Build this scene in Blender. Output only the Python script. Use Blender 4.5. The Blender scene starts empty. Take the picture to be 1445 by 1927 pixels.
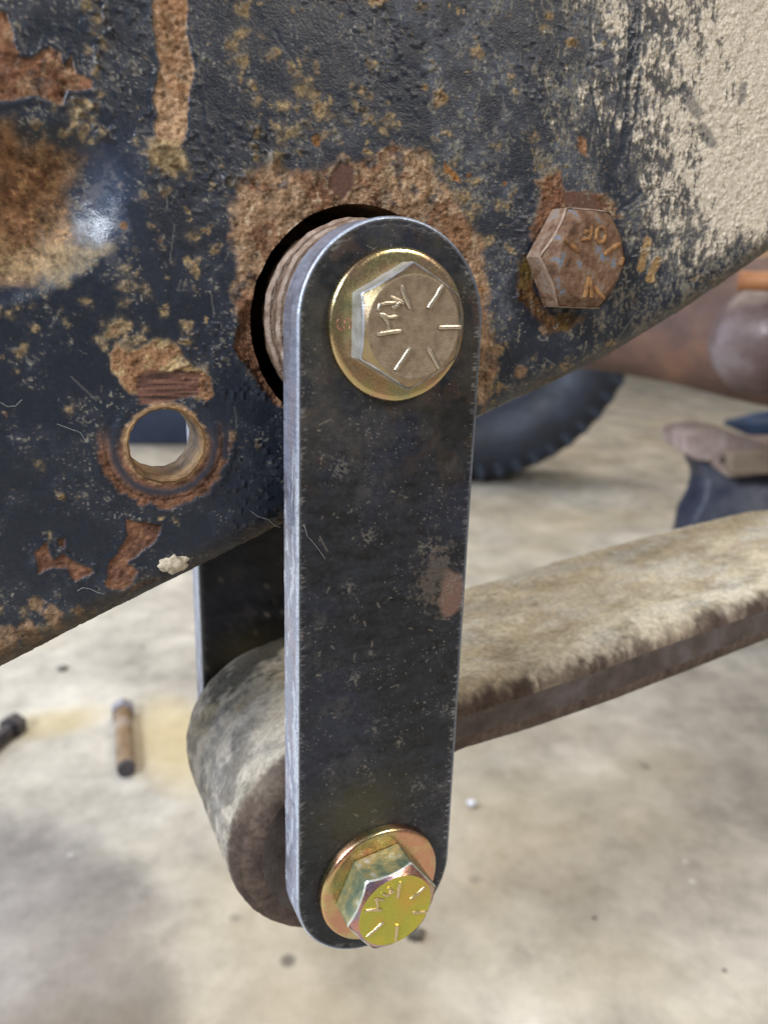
import bpy, bmesh, math, random
import numpy as np
from mathutils import Vector, Matrix

# ------------------------------------------------------------------ camera, world, lamps
S = 0.001                                   # everything below is written in millimetres
sc = bpy.context.scene
F_PX, CX, CY, IMG_H = 1439.95, 722.5, 963.5, 1927.0
RIGHT = np.array([0.90403251, -0.42632359, 0.03119965])
CAM = np.array([-85.613, -174.663, 7.130])
def _rot(a, b, c):
    Rx = np.array([[1, 0, 0], [0, np.cos(a), -np.sin(a)], [0, np.sin(a), np.cos(a)]])
    Rz = np.array([[np.cos(b), -np.sin(b), 0], [np.sin(b), np.cos(b), 0], [0, 0, 1]])
    Ry = np.array([[np.cos(c), 0, np.sin(c)], [0, 1, 0], [-np.sin(c), 0, np.cos(c)]])
    return Rz @ Rx @ Ry
ROT = _rot(-0.27596, -0.44949, -0.03243)    # columns: right, forward, up
cam_d = bpy.data.cameras.new("camera")
cam = bpy.data.objects.new("camera", cam_d)
sc.collection.objects.link(cam)
m = Matrix.Identity(4)
for i in range(3):
    m[i][0] = ROT[i, 0]; m[i][1] = ROT[i, 2]; m[i][2] = -ROT[i, 1]; m[i][3] = CAM[i] * S
cam.matrix_world = m
cam_d.sensor_fit = 'VERTICAL'; cam_d.sensor_height = 36.0; cam_d.sensor_width = 27.0
cam_d.lens = 36.0 * F_PX / IMG_H
cam_d.clip_start = 0.005; cam_d.clip_end = 60
cam_d.dof.use_dof = True
cam_d.dof.focus_distance = 0.203
cam_d.dof.aperture_fstop = cam_d.lens / 2.35
sc.camera = cam

w = bpy.data.worlds.new("World"); sc.world = w; w.use_nodes = True
bg = w.node_tree.nodes["Background"]
bg.inputs[0].default_value = (0.62, 0.66, 0.72, 1); bg.inputs[1].default_value = 0.27

def area(name, loc, target, size, power, col, shape='SQUARE', size_y=None):
    l = bpy.data.lights.new(name, 'AREA'); l.energy = power; l.color = col
    l.size = size
    if size_y: l.shape = 'RECTANGLE'; l.size_y = size_y
    o = bpy.data.objects.new(name, l); sc.collection.objects.link(o)
    o.location = loc
    d = Vector(target) - Vector(loc)
    o.rotation_euler = d.to_track_quat('-Z', 'Y').to_euler()
    return o
area("doorway_light", (-1.35, 1.35, 0.45), (0, 0, -0.08), 1.5, 40, (0.72, 0.83, 1.0))
area("left_key_light", (-1.35, -0.5, 1.0), (0, 0, 0.0), 0.45, 46, (0.84, 0.91, 1.0))  # added key light from the upper left, raking across the web
area("warm_fill_light", (1.0, -1.5, 1.3), (0.12, 0.0, 0.05), 0.45, 24, (1.0, 0.90, 0.78))  # added warm fill for the mud, from an unseen source
area("floor_fill_light", (1.0, 1.9, 2.3), (0.9, 1.3, -0.45), 2.2, 56, (1.0, 0.92, 0.80))  # added overhead area light that brightens the floor
sc.view_settings.view_transform = 'Standard'
sc.view_settings.look = 'None'
sc.view_settings.exposure = 0.15
sc.view_settings.gamma = 1.0
sc.cycles.max_bounces = 6
sc.cycles.use_denoising = True

# ------------------------------------------------------------------ helpers
def at_depth(u, v, d):                      # a point seen at pixel (u, v), d mm along the view axis
    return CAM + ROT @ (np.array([(u - CX) / F_PX, 1.0, -(v - CY) / F_PX]) * d)
def at_plane(u, v, axis, val):
    d = ROT @ np.array([(u - CX) / F_PX, 1.0, -(v - CY) / F_PX])
    return CAM + d * ((val - CAM[axis]) / d[axis])
def project(P):
    q = (P - CAM) @ ROT
    return CX + F_PX * q[..., 0] / q[..., 1], CY - F_PX * q[..., 2] / q[..., 1]

rs = np.random.RandomState(7)
_T = rs.rand(64, 256, 256).astype(np.float32)
def vn(x, y, seed=0):
    t = _T[seed % 64]
    xi = np.floor(x).astype(np.int32); yi = np.floor(y).astype(np.int32)
    fx = (x - xi).astype(np.float32); fy = (y - yi).astype(np.float32)
    fx = fx * fx * (3 - 2 * fx); fy = fy * fy * (3 - 2 * fy)
    x0 = xi & 255; x1 = (xi + 1) & 255; y0 = yi & 255; y1 = (yi + 1) & 255
    a = t[y0, x0]; b = t[y0, x1]; c = t[y1, x0]; d = t[y1, x1]
    return (a + (b - a) * fx) * (1 - fy) + (c + (d - c) * fx) * fy
def fbm(x, y, scale, octv=4, seed=0, gain=0.55):
    """noise about 0..1, 'scale' is the size of its largest features"""
    s = 0; amp = 1; tot = 0; f = 1.0 / scale
    for i in range(octv):
        ca, sa = math.cos(0.7 * i + seed), math.sin(0.7 * i + seed)
        s = s + amp * vn((x * ca - y * sa) * f + 13.7 * i, (x * sa + y * ca) * f + 5.1 * i, seed + i)
        tot += amp; amp *= gain; f *= 2.03
    return s / tot
def ss(a, b, x):
    t = np.clip((x - a) / (b - a), 0, 1)
    return t * t * (3 - 2 * t)
def sdf_poly(u, v, pts):
    """signed distance to a polygon, negative inside"""
    d = np.full(u.shape, 1e9, np.float32); inside = np.zeros(u.shape, bool)
    n = len(pts)
    for i in range(n):
        ax, ay = pts[i]; bx, by = pts[(i + 1) % n]
        ex, ey = bx - ax, by - ay
        wx, wy = u - ax, v - ay
        t = np.clip((wx * ex + wy * ey) / (ex * ex + ey * ey + 1e-9), 0, 1)
        d = np.minimum(d, (wx - ex * t) ** 2 + (wy - ey * t) ** 2)
        c = ((ay > v) != (by > v)) & (u < (bx - ax) * (v - ay) / (by - ay + 1e-9) + ax)
        inside ^= c
    d = np.sqrt(d)
    return np.where(inside, -d, d)
def sd_seg(u, v, a, b):
    ex, ey = b[0] - a[0], b[1] - a[1]
    wx, wy = u - a[0], v - a[1]
    t = np.clip((wx * ex + wy * ey) / (ex * ex + ey * ey + 1e-9), 0, 1)
    return np.hypot(wx - ex * t, wy - ey * t)

def new_mat(name):
    mt = bpy.data.materials.new(name); mt.use_nodes = True
    return mt, mt.node_tree.nodes, mt.node_tree.links, mt.node_tree.nodes["Principled BSDF"]

def painted_mat(name, metal=0.0, rough=None, bump=0.25, bscale=900, vary=0.25, vscale=700, spec=0.5):
    """colour and roughness come from the mesh's own attributes, fine grain from noise"""
    mt, N, L, P = new_mat(name)
    a = N.new('ShaderNodeAttribute'); a.attribute_name = 'tint'
    ar = N.new('ShaderNodeAttribute'); ar.attribute_name = 'gloss'
    sep = N.new('ShaderNodeSeparateColor'); L.new(ar.outputs['Color'], sep.inputs[0])
    tc = N.new('ShaderNodeTexCoord')
    n = N.new('ShaderNodeTexNoise'); n.inputs['Scale'].default_value = vscale; n.inputs['Detail'].default_value = 4
    L.new(tc.outputs['Object'], n.inputs['Vector'])
    mr = N.new('ShaderNodeMapRange'); mr.inputs[1].default_value = 0.3; mr.inputs[2].default_value = 0.7
    mr.inputs[3].default_value = 1 - vary; mr.inputs[4].default_value = 1 + vary
    L.new(n.outputs[0], mr.inputs[0])
    mul = N.new('ShaderNodeVectorMath'); mul.operation = 'SCALE'
    L.new(a.outputs['Color'], mul.inputs[0]); L.new(mr.outputs[0], mul.inputs['Scale'])
    L.new(mul.outputs[0], P.inputs['Base Color'])
    L.new(sep.outputs[0], P.inputs['Roughness'])
    if metal is True: L.new(sep.outputs[1], P.inputs['Metallic'])
    else: P.inputs['Metallic'].default_value = metal
    if metal is True: P.inputs['Specular IOR Level'].default_value = spec
    else:
        sm = N.new('ShaderNodeMapRange'); sm.inputs[1].default_value = 0.2; sm.inputs[2].default_value = 1.0
        sm.inputs[3].default_value = spec; sm.inputs[4].default_value = 0.12
        L.new(sep.outputs[2], sm.inputs[0]); L.new(sm.outputs[0], P.inputs['Specular IOR Level'])
    n2 = N.new('ShaderNodeTexNoise'); n2.inputs['Scale'].default_value = bscale; n2.inputs['Detail'].default_value = 5
    n2.inputs['Roughness'].default_value = 0.6
    L.new(tc.outputs['Object'], n2.inputs['Vector'])
    b = N.new('ShaderNodeBump'); b.inputs['Distance'].default_value = 0.0004
    mb = N.new('ShaderNodeMath'); mb.operation = 'MULTIPLY'; mb.inputs[1].default_value = bump
    L.new(sep.outputs[2], mb.inputs[0]); L.new(mb.outputs[0], b.inputs['Strength'])
    L.new(n2.outputs[0], b.inputs['Height']); L.new(b.outputs[0], P.inputs['Normal'])
    return mt

def noise_mat(name, cols, scale=100, metal=0.0, rough=0.6, rvar=0.1, bump=0.2, bscale=None, detail=6, bdist=0.0005,
              stretch=(1, 1, 1), spec=0.5, pos=None):
    """a ramp of colours driven by noise in the object's own coordinates"""
    mt, N, L, P = new_mat(name)
    tc = N.new('ShaderNodeTexCoord'); mp = N.new('ShaderNodeMapping'); mp.inputs['Scale'].default_value = stretch
    L.new(tc.outputs['Object'], mp.inputs[0])
    n = N.new('ShaderNodeTexNoise'); n.inputs['Scale'].default_value = scale; n.inputs['Detail'].default_value = detail
    n.inputs['Roughness'].default_value = 0.62
    L.new(mp.outputs[0], n.inputs['Vector'])
    r = N.new('ShaderNodeValToRGB'); e = r.color_ramp.elements
    k = len(cols)
    ps = pos or [0.3 + 0.4 * i / (k - 1) for i in range(k)]
    while len(e) < k: e.new(0.5)
    for i in range(k):
        e[i].position = ps[i]
    for i in range(k):
        e[i].color = (*cols[i], 1)
    L.new(n.outputs[0], r.inputs[0]); L.new(r.outputs[0], P.inputs['Base Color'])
    P.inputs['Metallic'].default_value = metal; P.inputs['Specular IOR Level'].default_value = spec
    n2 = N.new('ShaderNodeTexNoise'); n2.inputs['Scale'].default_value = bscale or scale * 5; n2.inputs['Detail'].default_value = 5
    L.new(mp.outputs[0], n2.inputs['Vector'])
    mr = N.new('ShaderNodeMapRange'); mr.inputs[1].default_value = 0.3; mr.inputs[2].default_value = 0.7
    mr.inputs[3].default_value = rough - rvar; mr.inputs[4].default_value = rough + rvar
    L.new(n2.outputs[0], mr.inputs[0]); L.new(mr.outputs[0], P.inputs['Roughness'])
    b = N.new('ShaderNodeBump'); b.inputs['Distance'].default_value = bdist; b.inputs['Strength'].default_value = bump
    L.new(n2.outputs[0], b.inputs['Height']); L.new(b.outputs[0], P.inputs['Normal'])
    return mt

def tag(o, label=None, cat=None, group=None, kind=None):
    if label: o['label'] = label
    if cat: o['category'] = cat
    if group: o['group'] = group
    if kind: o['kind'] = kind
    return o
def thing(name, loc, label, cat, group=None):
    o = bpy.data.objects.new(name, None); sc.collection.objects.link(o)
    o.empty_display_size = 0.01
    o.location = tuple(np.array(loc, float) * S)
    return tag(o, label, cat, group)
def origin_of(o):
    p = np.zeros(3)
    while o is not None:
        p = p + np.array(o.location); o = o.parent
    return p
def link(name, me, mat, parent=None, smooth=True):
    o = bpy.data.objects.new(name, me); sc.collection.objects.link(o)
    if mat: me.materials.append(mat)
    if parent: o.parent = parent
    if smooth: me.shade_smooth()
    return o
def mesh_obj(name, V, Fc, mat, parent=None, smooth=True, auto=None):
    """V in world millimetres"""
    V = np.asarray(V, float) * S
    if parent is not None: V = V - origin_of(parent)
    me = bpy.data.meshes.new(name)
    me.from_pydata(V.tolist(), [], [list(map(int, f)) for f in Fc]); me.update()
    o = link(name, me, mat, parent, smooth)
    if auto: me.set_sharp_from_angle(angle=math.radians(auto))
    return o
def set_attrs(me, col, rough, metal=None, bumpw=None):
    n = len(me.vertices)
    a = me.attributes.new('tint', 'FLOAT_COLOR', 'POINT')
    c = np.ones((n, 4), np.float32); c[:, :3] = col.reshape(-1, 3)
    a.data.foreach_set('color', c.ravel())
    b = me.attributes.new('gloss', 'FLOAT_COLOR', 'POINT')
    c = np.ones((n, 4), np.float32); c[:, 0] = np.asarray(rough).ravel()
    c[:, 1] = 0 if metal is None else np.asarray(metal).ravel()
    c[:, 2] = 1 if bumpw is None else np.asarray(bumpw).ravel()
    b.data.foreach_set('color', c.ravel())
def grid_mesh(name, P, parent, mat, keep=None, closed=False, flip=False, smooth=True):
    """P: n x m x 3 in world mm"""
    n, m_ = P.shape[:2]
    V = P.reshape(-1, 3) * S
    if parent is not None: V = V - origin_of(parent)
    idx = np.arange(n * m_).reshape(n, m_)
    if closed:
        j2 = np.roll(idx, -1, axis=1)
        a, b, c, d = idx[:-1], j2[:-1], j2[1:], idx[1:]
    else:
        a, b, c, d = idx[:-1, :-1], idx[:-1, 1:], idx[1:, 1:], idx[1:, :-1]
    Q = np.stack([a, b, c, d], -1).reshape(-1, 4)
    if flip: Q = Q[:, ::-1]
    if keep is not None: Q = Q[keep.reshape(-1)]
    me = bpy.data.meshes.new(name)
    me.vertices.add(len(V)); me.vertices.foreach_set('co', V.astype(np.float32).ravel())
    me.loops.add(Q.size); me.loops.foreach_set('vertex_index', Q.astype(np.int32).ravel())
    me.polygons.add(len(Q)); me.polygons.foreach_set('loop_start', np.arange(0, Q.size, 4, dtype=np.int32))
    me.update(calc_edges=True); me.validate()
    return link(name, me, mat, parent, smooth)
def lathe(name, prof, c, mat, parent, seg=96, axis=1, smooth=True, auto=35, a0=0.0, wob=None):
    """prof: (r, y) pairs round an axis along y through c=(x, z)"""
    V = []; Fc = []
    for r, y in prof:
        for k in range(seg):
            t = a0 + 2 * math.pi * k / seg
            rr = r * (1 + (wob(t, y) if wob else 0))
            V.append((c[0] + rr * math.cos(t), y, c[1] + rr * math.sin(t)))
    for i in range(len(prof) - 1):
        for k in range(seg):
            k2 = (k + 1) % seg
            Fc.append((i * seg + k, i * seg + k2, (i + 1) * seg + k2, (i + 1) * seg + k))
    return mesh_obj(name, V, Fc, mat, parent, smooth, auto)
def tube(name, pts, r, mat, parent, seg=8, flat=1.0, caps=True, taper=None):
    pts = [np.array(p, float) for p in pts]
    V = []; Fc = []
    up = np.array([0, 1, 0.0])
    for i, p in enumerate(pts):
        d = pts[min(i + 1, len(pts) - 1)] - pts[max(i - 1, 0)]; d /= np.linalg.norm(d) + 1e-9
        u_ = up if abs(d @ up) < 0.9 else np.array([1.0, 0, 0])
        a = np.cross(d, u_); a /= np.linalg.norm(a); b = np.cross(a, d)
        rr = r if taper is None else r * taper[i]
        for k in range(seg):
            t = 2 * math.pi * k / seg
            V.append(p + rr * (math.cos(t) * a + flat * math.sin(t) * b))
    for i in range(len(pts) - 1):
        for k in range(seg):
            k2 = (k + 1) % seg
            Fc.append((i * seg + k, i * seg + k2, (i + 1) * seg + k2, (i + 1) * seg + k))
    if caps:
        Fc.append(tuple(range(seg))[::-1]); Fc.append(tuple((len(pts) - 1) * seg + k for k in range(seg)))
    return mesh_obj(name, V, Fc, mat, parent, True, 50)
def box(name, lo, hi, mat, parent, bev=1.0, R=None, c0=None, seg=3):
    bm = bmesh.new(); bmesh.ops.create_cube(bm, size=1)
    lo = np.array(lo, float); hi = np.array(hi, float)
    for v in bm.verts:
        for i in range(3): v.co[i] = (lo[i] + hi[i]) / 2 + v.co[i] * (hi[i] - lo[i])
    if bev: bmesh.ops.bevel(bm, geom=bm.edges[:], offset=bev, segments=seg, affect='EDGES', profile=0.5)
    V = np.array([v.co[:] for v in bm.verts]); Fc = [[v.index for v in f.verts] for f in bm.faces]
    bm.verts.index_update(); bm.free()
    if R is not None: V = (V - c0) @ R.T + c0
    return mesh_obj(name, V, Fc, mat, parent, True, 40)

# ------------------------------------------------------------------ the frame rail
YW = 22.5                                    # outer face of the web
HOLE = (0.5, -0.6, 30.5)                     # round opening behind the shackle
SMALL = (-52.8, -31.2, 9.2)                  # sleeve lower left
ex = np.array([-420, -240, -140, -96.0, -72.1, -45.5, -22.2, 41.4, 85.6, 121.8, 154.7, 230, 420])
ez = np.array([-215, -148, -106, -86.9, -77.0, -66.5, -56.8, -28.5, -12.1, 6.1, 24.7, 70, 190])
def edge_z(x):
    # smooth interpolation of the bottom edge
    xs = np.linspace(-430, 430, 1721); z = np.interp(xs, ex, ez)
    k = np.hanning(61); k /= k.sum()
    z = np.convolve(np.pad(z, 30, mode='edge'), k, 'valid')
    return np.interp(x, xs, z)
xs = np.concatenate([np.arange(-420, -122, 6.0), np.arange(-122, 186, 0.36), np.arange(186, 421, 6.0)])
NR = 640; RB = 9.0
zt = 170.0
tt = np.linspace(0, 1, NR)
fr = np.where(tt < 0.13, tt / 0.13 * 0.27, 0.27 + (tt - 0.13) / 0.87 * 0.73)     # coarser above the picture
X = np.tile(xs, (NR, 1)); ZB = edge_z(xs) + RB * 0.9
Z = zt + (ZB - zt)[None, :] * fr[:, None]
Y = np.full_like(X, YW)
# bottom bend and lower flange
na = 36; fl = 26
slope = np.gradient(edge_z(xs), xs); nrm = np.sqrt(1 + slope ** 2)
Xa = []; Ya = []; Za = []
for k in range(1, na + 1):
    a = math.pi / 2 * k / na
    Xa.append(xs + RB * math.sin(a) * slope / nrm * 0.9); Ya.append(np.full_like(xs, YW + RB * (1 - math.cos(a)))); Za.append(ZB - RB * math.sin(a) / nrm * 0.9 - (0.1 * RB * math.sin(a)))
for k in range(1, fl + 1):
    Xa.append(Xa[na - 1]); Ya.append(np.full_like(xs, YW + RB + 55.0 * k / fl)); Za.append(Za[na - 1])
X = np.vstack([X, Xa]); Y = np.vstack([Y, Ya]); Z = np.vstack([Z, Za])
isweb = np.zeros(X.shape); isweb[:NR] = 1
P0 = np.stack([X, np.where(isweb > 0, YW, Y), Z], -1)
U, V = project(P0); U = U.astype(np.float32); V = V.astype(np.float32)   # stains are listed where the photo shows them on the web
# the surface as a flat sheet for the noise (mm*6 gives roughly photo pixels)
Su = (X * 6).astype(np.float32); Sv = ((-Z + (Y - YW)) * 6).astype(np.float32)
n_big = fbm(Su, Sv, 160, 4, 1); n_mid = fbm(Su, Sv, 45, 4, 5); n_fin = fbm(Su, Sv, 14, 3, 9); n_vf = fbm(Su, Sv, 5, 2, 14)
n_rag = 0.75 * (fbm(Su, Sv, 34, 5, 20, 0.7) - 0.5) + 0.5 * (fbm(Su, Sv, 9, 3, 23, 0.7) - 0.5)
wu = U + 26 * (fbm(Su, Sv, 50, 4, 24, 0.65) - 0.5) ; wv = V + 26 * (fbm(Su, Sv, 50, 4, 30, 0.65) - 0.5)

def C(*a): return np.array(a, np.float32)
BLUE = C(0.010, 0.014, 0.024); GREY = C(0.052, 0.058, 0.074)
TAN = C(0.31, 0.225, 0.12); TAN2 = C(0.36, 0.27, 0.15); RUST = C(0.145, 0.070, 0.040); RUST2 = C(0.225, 0.122, 0.066)
DARKR = C(0.085, 0.040, 0.028); ORANGE = C(0.25, 0.115, 0.04); MUD = C(0.565, 0.495, 0.40); BROWN = C(0.235, 0.15, 0.09)
col = np.zeros(X.shape + (3,), np.float32) + BLUE
rough = np.full(X.shape, 0.30, np.float32); H = np.zeros(X.shape, np.float32); BW = np.full(X.shape, 0.35, np.float32)
def lay(mask, c, r=None, h=0.0, bw=None, var=None):
    global col, rough, H, BW
    mk = np.clip(mask, 0, 1).astype(np.float32)
    cc = c if var is None else c * (1 + var[..., None])
    col = col * (1 - mk[..., None]) + cc * mk[..., None]
    if r is not None: rough = rough * (1 - mk) + r * mk
    if bw is not None: BW = BW * (1 - mk) + bw * mk
    H = H + h * mk
# 1 dusty haze on the paint
haze = ss(0.38, 0.68, n_big * 0.6 + n_mid * 0.4) * 0.75 + 0.25
haze = haze * (0.5 + 0.9 * ss(0.35, 0.75, n_fin)) 
haze *= 0.35 + 0.65 * ss(450, 900, U) + 0.3 * (1 - ss(150, 420, V))
lay(haze * 0.8, GREY * (0.55 + 0.6 * ss(0.4, 0.6, n_mid))[..., None], 0.46, 0, 0.6)
# speckle of light dust, densest to the right and above the shackle
dens = 0.30 + 0.55 * ss(650, 1000, U) + 0.30 * np.exp(-(((U - 720) / 260) ** 2 + ((V - 240) / 110) ** 2))
dens += 0.25 * (1 - ss(0, 200, V)) * ss(350, 600, U)
dens -= 0.35 * (1 - ss(150, 420, np.abs(U - 300))) * ss(450, 650, V) * 0
dens *= 1 - 0.55 * ss(650, 800, V) * (1 - ss(500, 800, U))
spk = ss(0.60, 0.74, fbm(Su, Sv, 9, 3, 33, 0.7) * 0.65 + n_mid * 0.35 + 0.10 * (dens - 0.55))
lay(spk * 0.7, C(0.19, 0.175, 0.14), 0.8, 0.03, 1.0)
# tiny bright grains
gr = ss(0.80, 0.90, vn(Su / 3.1, Sv / 3.1, 40)) * ss(0.45, 0.65, n_mid)
lay(gr * 0.5, C(0.33, 0.30, 0.25), 0.8, 0.02)

# 2 tan rust bloom: listed spots (u, v, radius) in photo pixels
spots = [(522,98,13),(700,122,15),(560,140,9),(830,182,17),(692,180,12),(668,200,10),(575,172,24),(602,205,20),(590,190,18),(482,195,14),
 (440,88,20),(452,112,20),(455,60,16),(458,20,18),(185,40,17),(195,85,17),(195,178,16),(145,215,20),(150,192,18),(135,235,16),(298,300,22),(315,300,16),
 (435,340,14),(365,442,17),(380,430,8),(395,432,9),(360,503,15),(372,515,12),(345,390,8),(352,410,6),(168,566,11),(310,585,12),(368,545,7),(430,587,7),
 (40,658,15),(30,700,10),(75,875,15),(135,768,14),(112,932,9),(145,935,9),(490,840,9),(482,297,13),(620,330,16),(240,650,26),(222,610,24),(345,690,18),(300,650,20),
 (900,100,16),(1075,75,12),(955,148,9),(1025,50,11),(1035,30,12),(790,15,16),(710,4,14),(1000,262,14),(1035,322,14),(1012,300,10),(958,466,9),(985,250,8),
 (555,20,6),(575,95,7),(540,255,14),(520,235,12),(655,310,14),(480,245,14),(500,360,16),(760,60,7),(640,25,6),(860,20,8),(410,470,12),(250,520,14),(20,590,14),(60,620,10),(95,1010,9),(300,975,8),(330,985,8),
 (840,330,22),(865,370,22),(888,405,20),(880,470,22),(800,300,26),(920,700,18),(935,660,12),(1150,650,9),(1190,560,9),(1060,690,9),(225,345,12),(255,470,9),(285,420,9)]
bl = np.zeros(X.shape, np.float32)
U0, V0 = U, V
U = U + 24 * (fbm(Su, Sv, 22, 3, 34, 0.7) - 0.5) + 14 * (n_vf - 0.5); V = V + 24 * (fbm(Su, Sv, 22, 3, 37, 0.7) - 0.5) + 14 * (fbm(Su, Sv, 5, 2, 39) - 0.5)
for (a, b, r) in spots:
    q = (U - a) ** 2 + (V - b) ** 2
    bl = np.maximum(bl, rs.uniform(0.8, 1.25) * np.exp(-q / (r * r * 0.95)))
# random small ones, and clusters that follow the vertical rust trains
rr_ = random.Random(5)
for (cu, cv, su, sv, cnt, r0, r1) in [(180, 90, 16, 70, 16, 6, 15), (462, 110, 22, 110, 20, 5, 15), (585, 180, 30, 45, 14, 5, 16), (690, 190, 14, 80, 10, 5, 11), (490, 300, 26, 60, 16, 5, 14),
        (700, 245, 80, 35, 26, 6, 15), (150, 225, 40, 30, 16, 6, 16), (320, 300, 22, 40, 8, 8, 15), (400, 300, 60, 60, 8, 3, 8), (350, 470, 30, 50, 8, 4, 9), (240, 600, 30, 60, 16, 8, 20),
        (300, 670, 60, 25, 14, 6, 16), (880, 420, 30, 60, 16, 6, 16), (850, 320, 40, 40, 12, 6, 14), (60, 580, 70, 30, 16, 5, 13), (1020, 300, 25, 50, 10, 5, 12), (930, 640, 14, 90, 14, 5, 12), (1010, 690, 80, 25, 10, 4, 10), (80, 1180, 80, 30, 20, 6, 16), (1350, 520, 60, 18, 10, 4, 9)]:
    for k in range(cnt):
        a = rr_.gauss(cu, su); b = rr_.gauss(cv, sv); r = rr_.uniform(r0, r1)
        m_ = (np.abs(U - a) < 3 * r) & (np.abs(V - b) < 3 * r)
        q = (U[m_] - a) ** 2 + (V[m_] - b) ** 2
        bl[m_] = np.maximum(bl[m_], rr_.uniform(0.55, 1.05) * np.exp(-q / (r * r)))
for k in range(70):
    a = rr_.uniform(0, 1200); b = rr_.uniform(0, 1) ** 1.7 * (1000 - 0.35 * a); r = rr_.uniform(2.0, 6.0)
    m_ = (np.abs(U - a) < 25) & (np.abs(V - b) < 25)
    q = (U[m_] - a) ** 2 + (V[m_] - b) ** 2
    bl[m_] = np.maximum(bl[m_], 1.0 * np.exp(-q / (r * r)))
U, V = U0, V0
lay(ss(0.10, 0.9, bl + 0.8 * n_rag) * 0.38 * (0.5 + n_fin), TAN * 0.5, 0.7, 0.04, 0.9)
mb = ss(0.48, 1.02, bl + 1.7 * n_rag + 0.5 * (n_fin - 0.5))
lay(mb * 0.85, TAN * 0.92, 0.85, 0.08, 1.0, var=0.4 * np.clip((n_fin - 0.5) * 3.4, -1, 1) + 0.35 * (rs.rand(*X.shape).astype(np.float32) - 0.5))
lay(mb * ss(0.5, 0.62, n_vf * 0.5 + n_fin * 0.5) * 0.6, BLUE * 2.2, 0.5, -0.05)
lay(ss(1.0, 1.5, bl + 2.4 * n_rag) * 0.5, RUST2 * 0.9, 0.9, 0.05, 1.0, var=(n_vf - 0.5) * 1.0)
# blisters in the paint
bp_ = ss(0.70, 0.86, vn(Su / 7.5, Sv / 7.5, 50)) * ss(0.50, 0.62, fbm(Su, Sv, 120, 2, 52))
H += 0.26 * bp_
H += 0.6 * bp_ * ss(0.1, 0.6, bl)

# 3 areas of rust: polygons in photo pixels, ragged by noise
def patch(pts, c, soft=6, r=0.9, h=0.0, bw=1.0, amp=1.0, var=None, op=1.0, grow=0.0):
    d = sdf_poly(U + (wu - U) * amp, V + (wv - V) * amp, pts) - grow + (6 + 10 * amp) * n_rag
    mk = 1 - ss(-soft, soft * 0.4, d)
    lay(mk * op, c, r, h, bw, var)
    return d, mk
def nzf(n, g=3.4): return np.clip((n - 0.5) * g, -1, 1)
wn = rs.rand(*X.shape).astype(np.float32) - 0.5
v1 = 0.38 * nzf(n_fin) + 0.26 * nzf(n_vf, 2.4) + 0.16 * nzf(n_mid) + 0.30 * wn
v2 = 0.34 * nzf(n_mid) + 0.34 * nzf(n_fin) + 0.16 * nzf(n_vf, 2.4) + 0.2 * wn
def mix_rust(mk, a, b, t, op=1.0):
    lay(mk * t * op, b, None, 0, None, v1)
# left dished area
bulge = [(-60, 225), (20, 215), (60, 255), (110, 270), (165, 285), (160, 320), (130, 350), (150, 400), (150, 450), (140, 490), (100, 520), (40, 545), (-60, 550)]
d, mk = patch(bulge, BROWN * 0.9, 30, 0.85, 0.05, 1.0, 1.8, v1)
mix_rust(mk, 0, RUST2, ss(0.48, 0.62, fbm(Su, Sv, 60, 5, 41, 0.6)))
mix_rust(mk, 0, RUST, ss(0.52, 0.66, fbm(Su, Sv, 38, 5, 46, 0.65)))
mix_rust(mk, 0, C(0.05, 0.045, 0.045), ss(0.56, 0.74, fbm(Su, Sv, 24, 4, 47, 0.75)), 0.4)
mix_rust(mk, 0, C(0.33, 0.20, 0.10), ss(0.56, 0.68, fbm(Su, Sv, 11, 4, 56, 0.75)), 0.8)
d, mk = patch([(-20, 450), (100, 450), (190, 440), (222, 460), (180, 500), (120, 530), (20, 550), (-20, 540)], TAN2 * 0.85, 18, 0.85, 0.05, 1.0, 2.6, v1, 0.5)
lay(ss(0.52, 0.62, fbm(Su, Sv, 18, 4, 57, 0.7)) * np.exp(-(((U - 190) / 45.0) ** 2 + ((V - 400) / 80.0) ** 2)) * 0.7, C(0.24, 0.22, 0.20), 0.5)
lay(ss(0.55, 0.66, fbm(Su, Sv, 13, 4, 44, 0.75)) * (U < 235) * (1 - ss(0.75, 0.95, np.hypot((U + 20) / 250.0, (V - 400) / 172.0))) * 0.6, C(0.07, 0.04, 0.026), 0.9, -0.12)
lay(np.exp(-(((U - 205) / 48.0) ** 2 + ((V - 380) / 100.0) ** 2)) * 0.75 * (1 - mk), C(0.035, 0.05, 0.09), 0.24, 0, 0.15)  # bluish sheen on the dent's right wall, put into paint colour and gloss
# chipped red patch, top left
chip = [(-30, 25), (12, 22), (28, 60), (40, 105), (62, 112), (92, 88), (112, 96), (120, 128), (136, 106), (140, 140), (178, 148), (175, 165), (125, 170), (118, 198), (92, 196), (70, 185), (40, 190), (-30, 190)]
d, mk = patch(chip, RUST * 1.15, 4.0, 0.85, -0.35, 1.0, 0.8, v2)
mix_rust(mk, 0, BROWN * 1.1, ss(0.50, 0.60, fbm(Su, Sv, 26, 4, 58, 0.7)), 0.7)
mix_rust(mk, 0, C(0.05, 0.045, 0.045), ss(0.60, 0.70, fbm(Su, Sv, 16, 4, 59, 0.7)), 0.6)
lay((np.abs(d - 3) < 5) * 0.0, GREY)
H += 0.20 * np.exp(-((d - 5) / 6.0) ** 2) * (d > -2)
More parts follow.
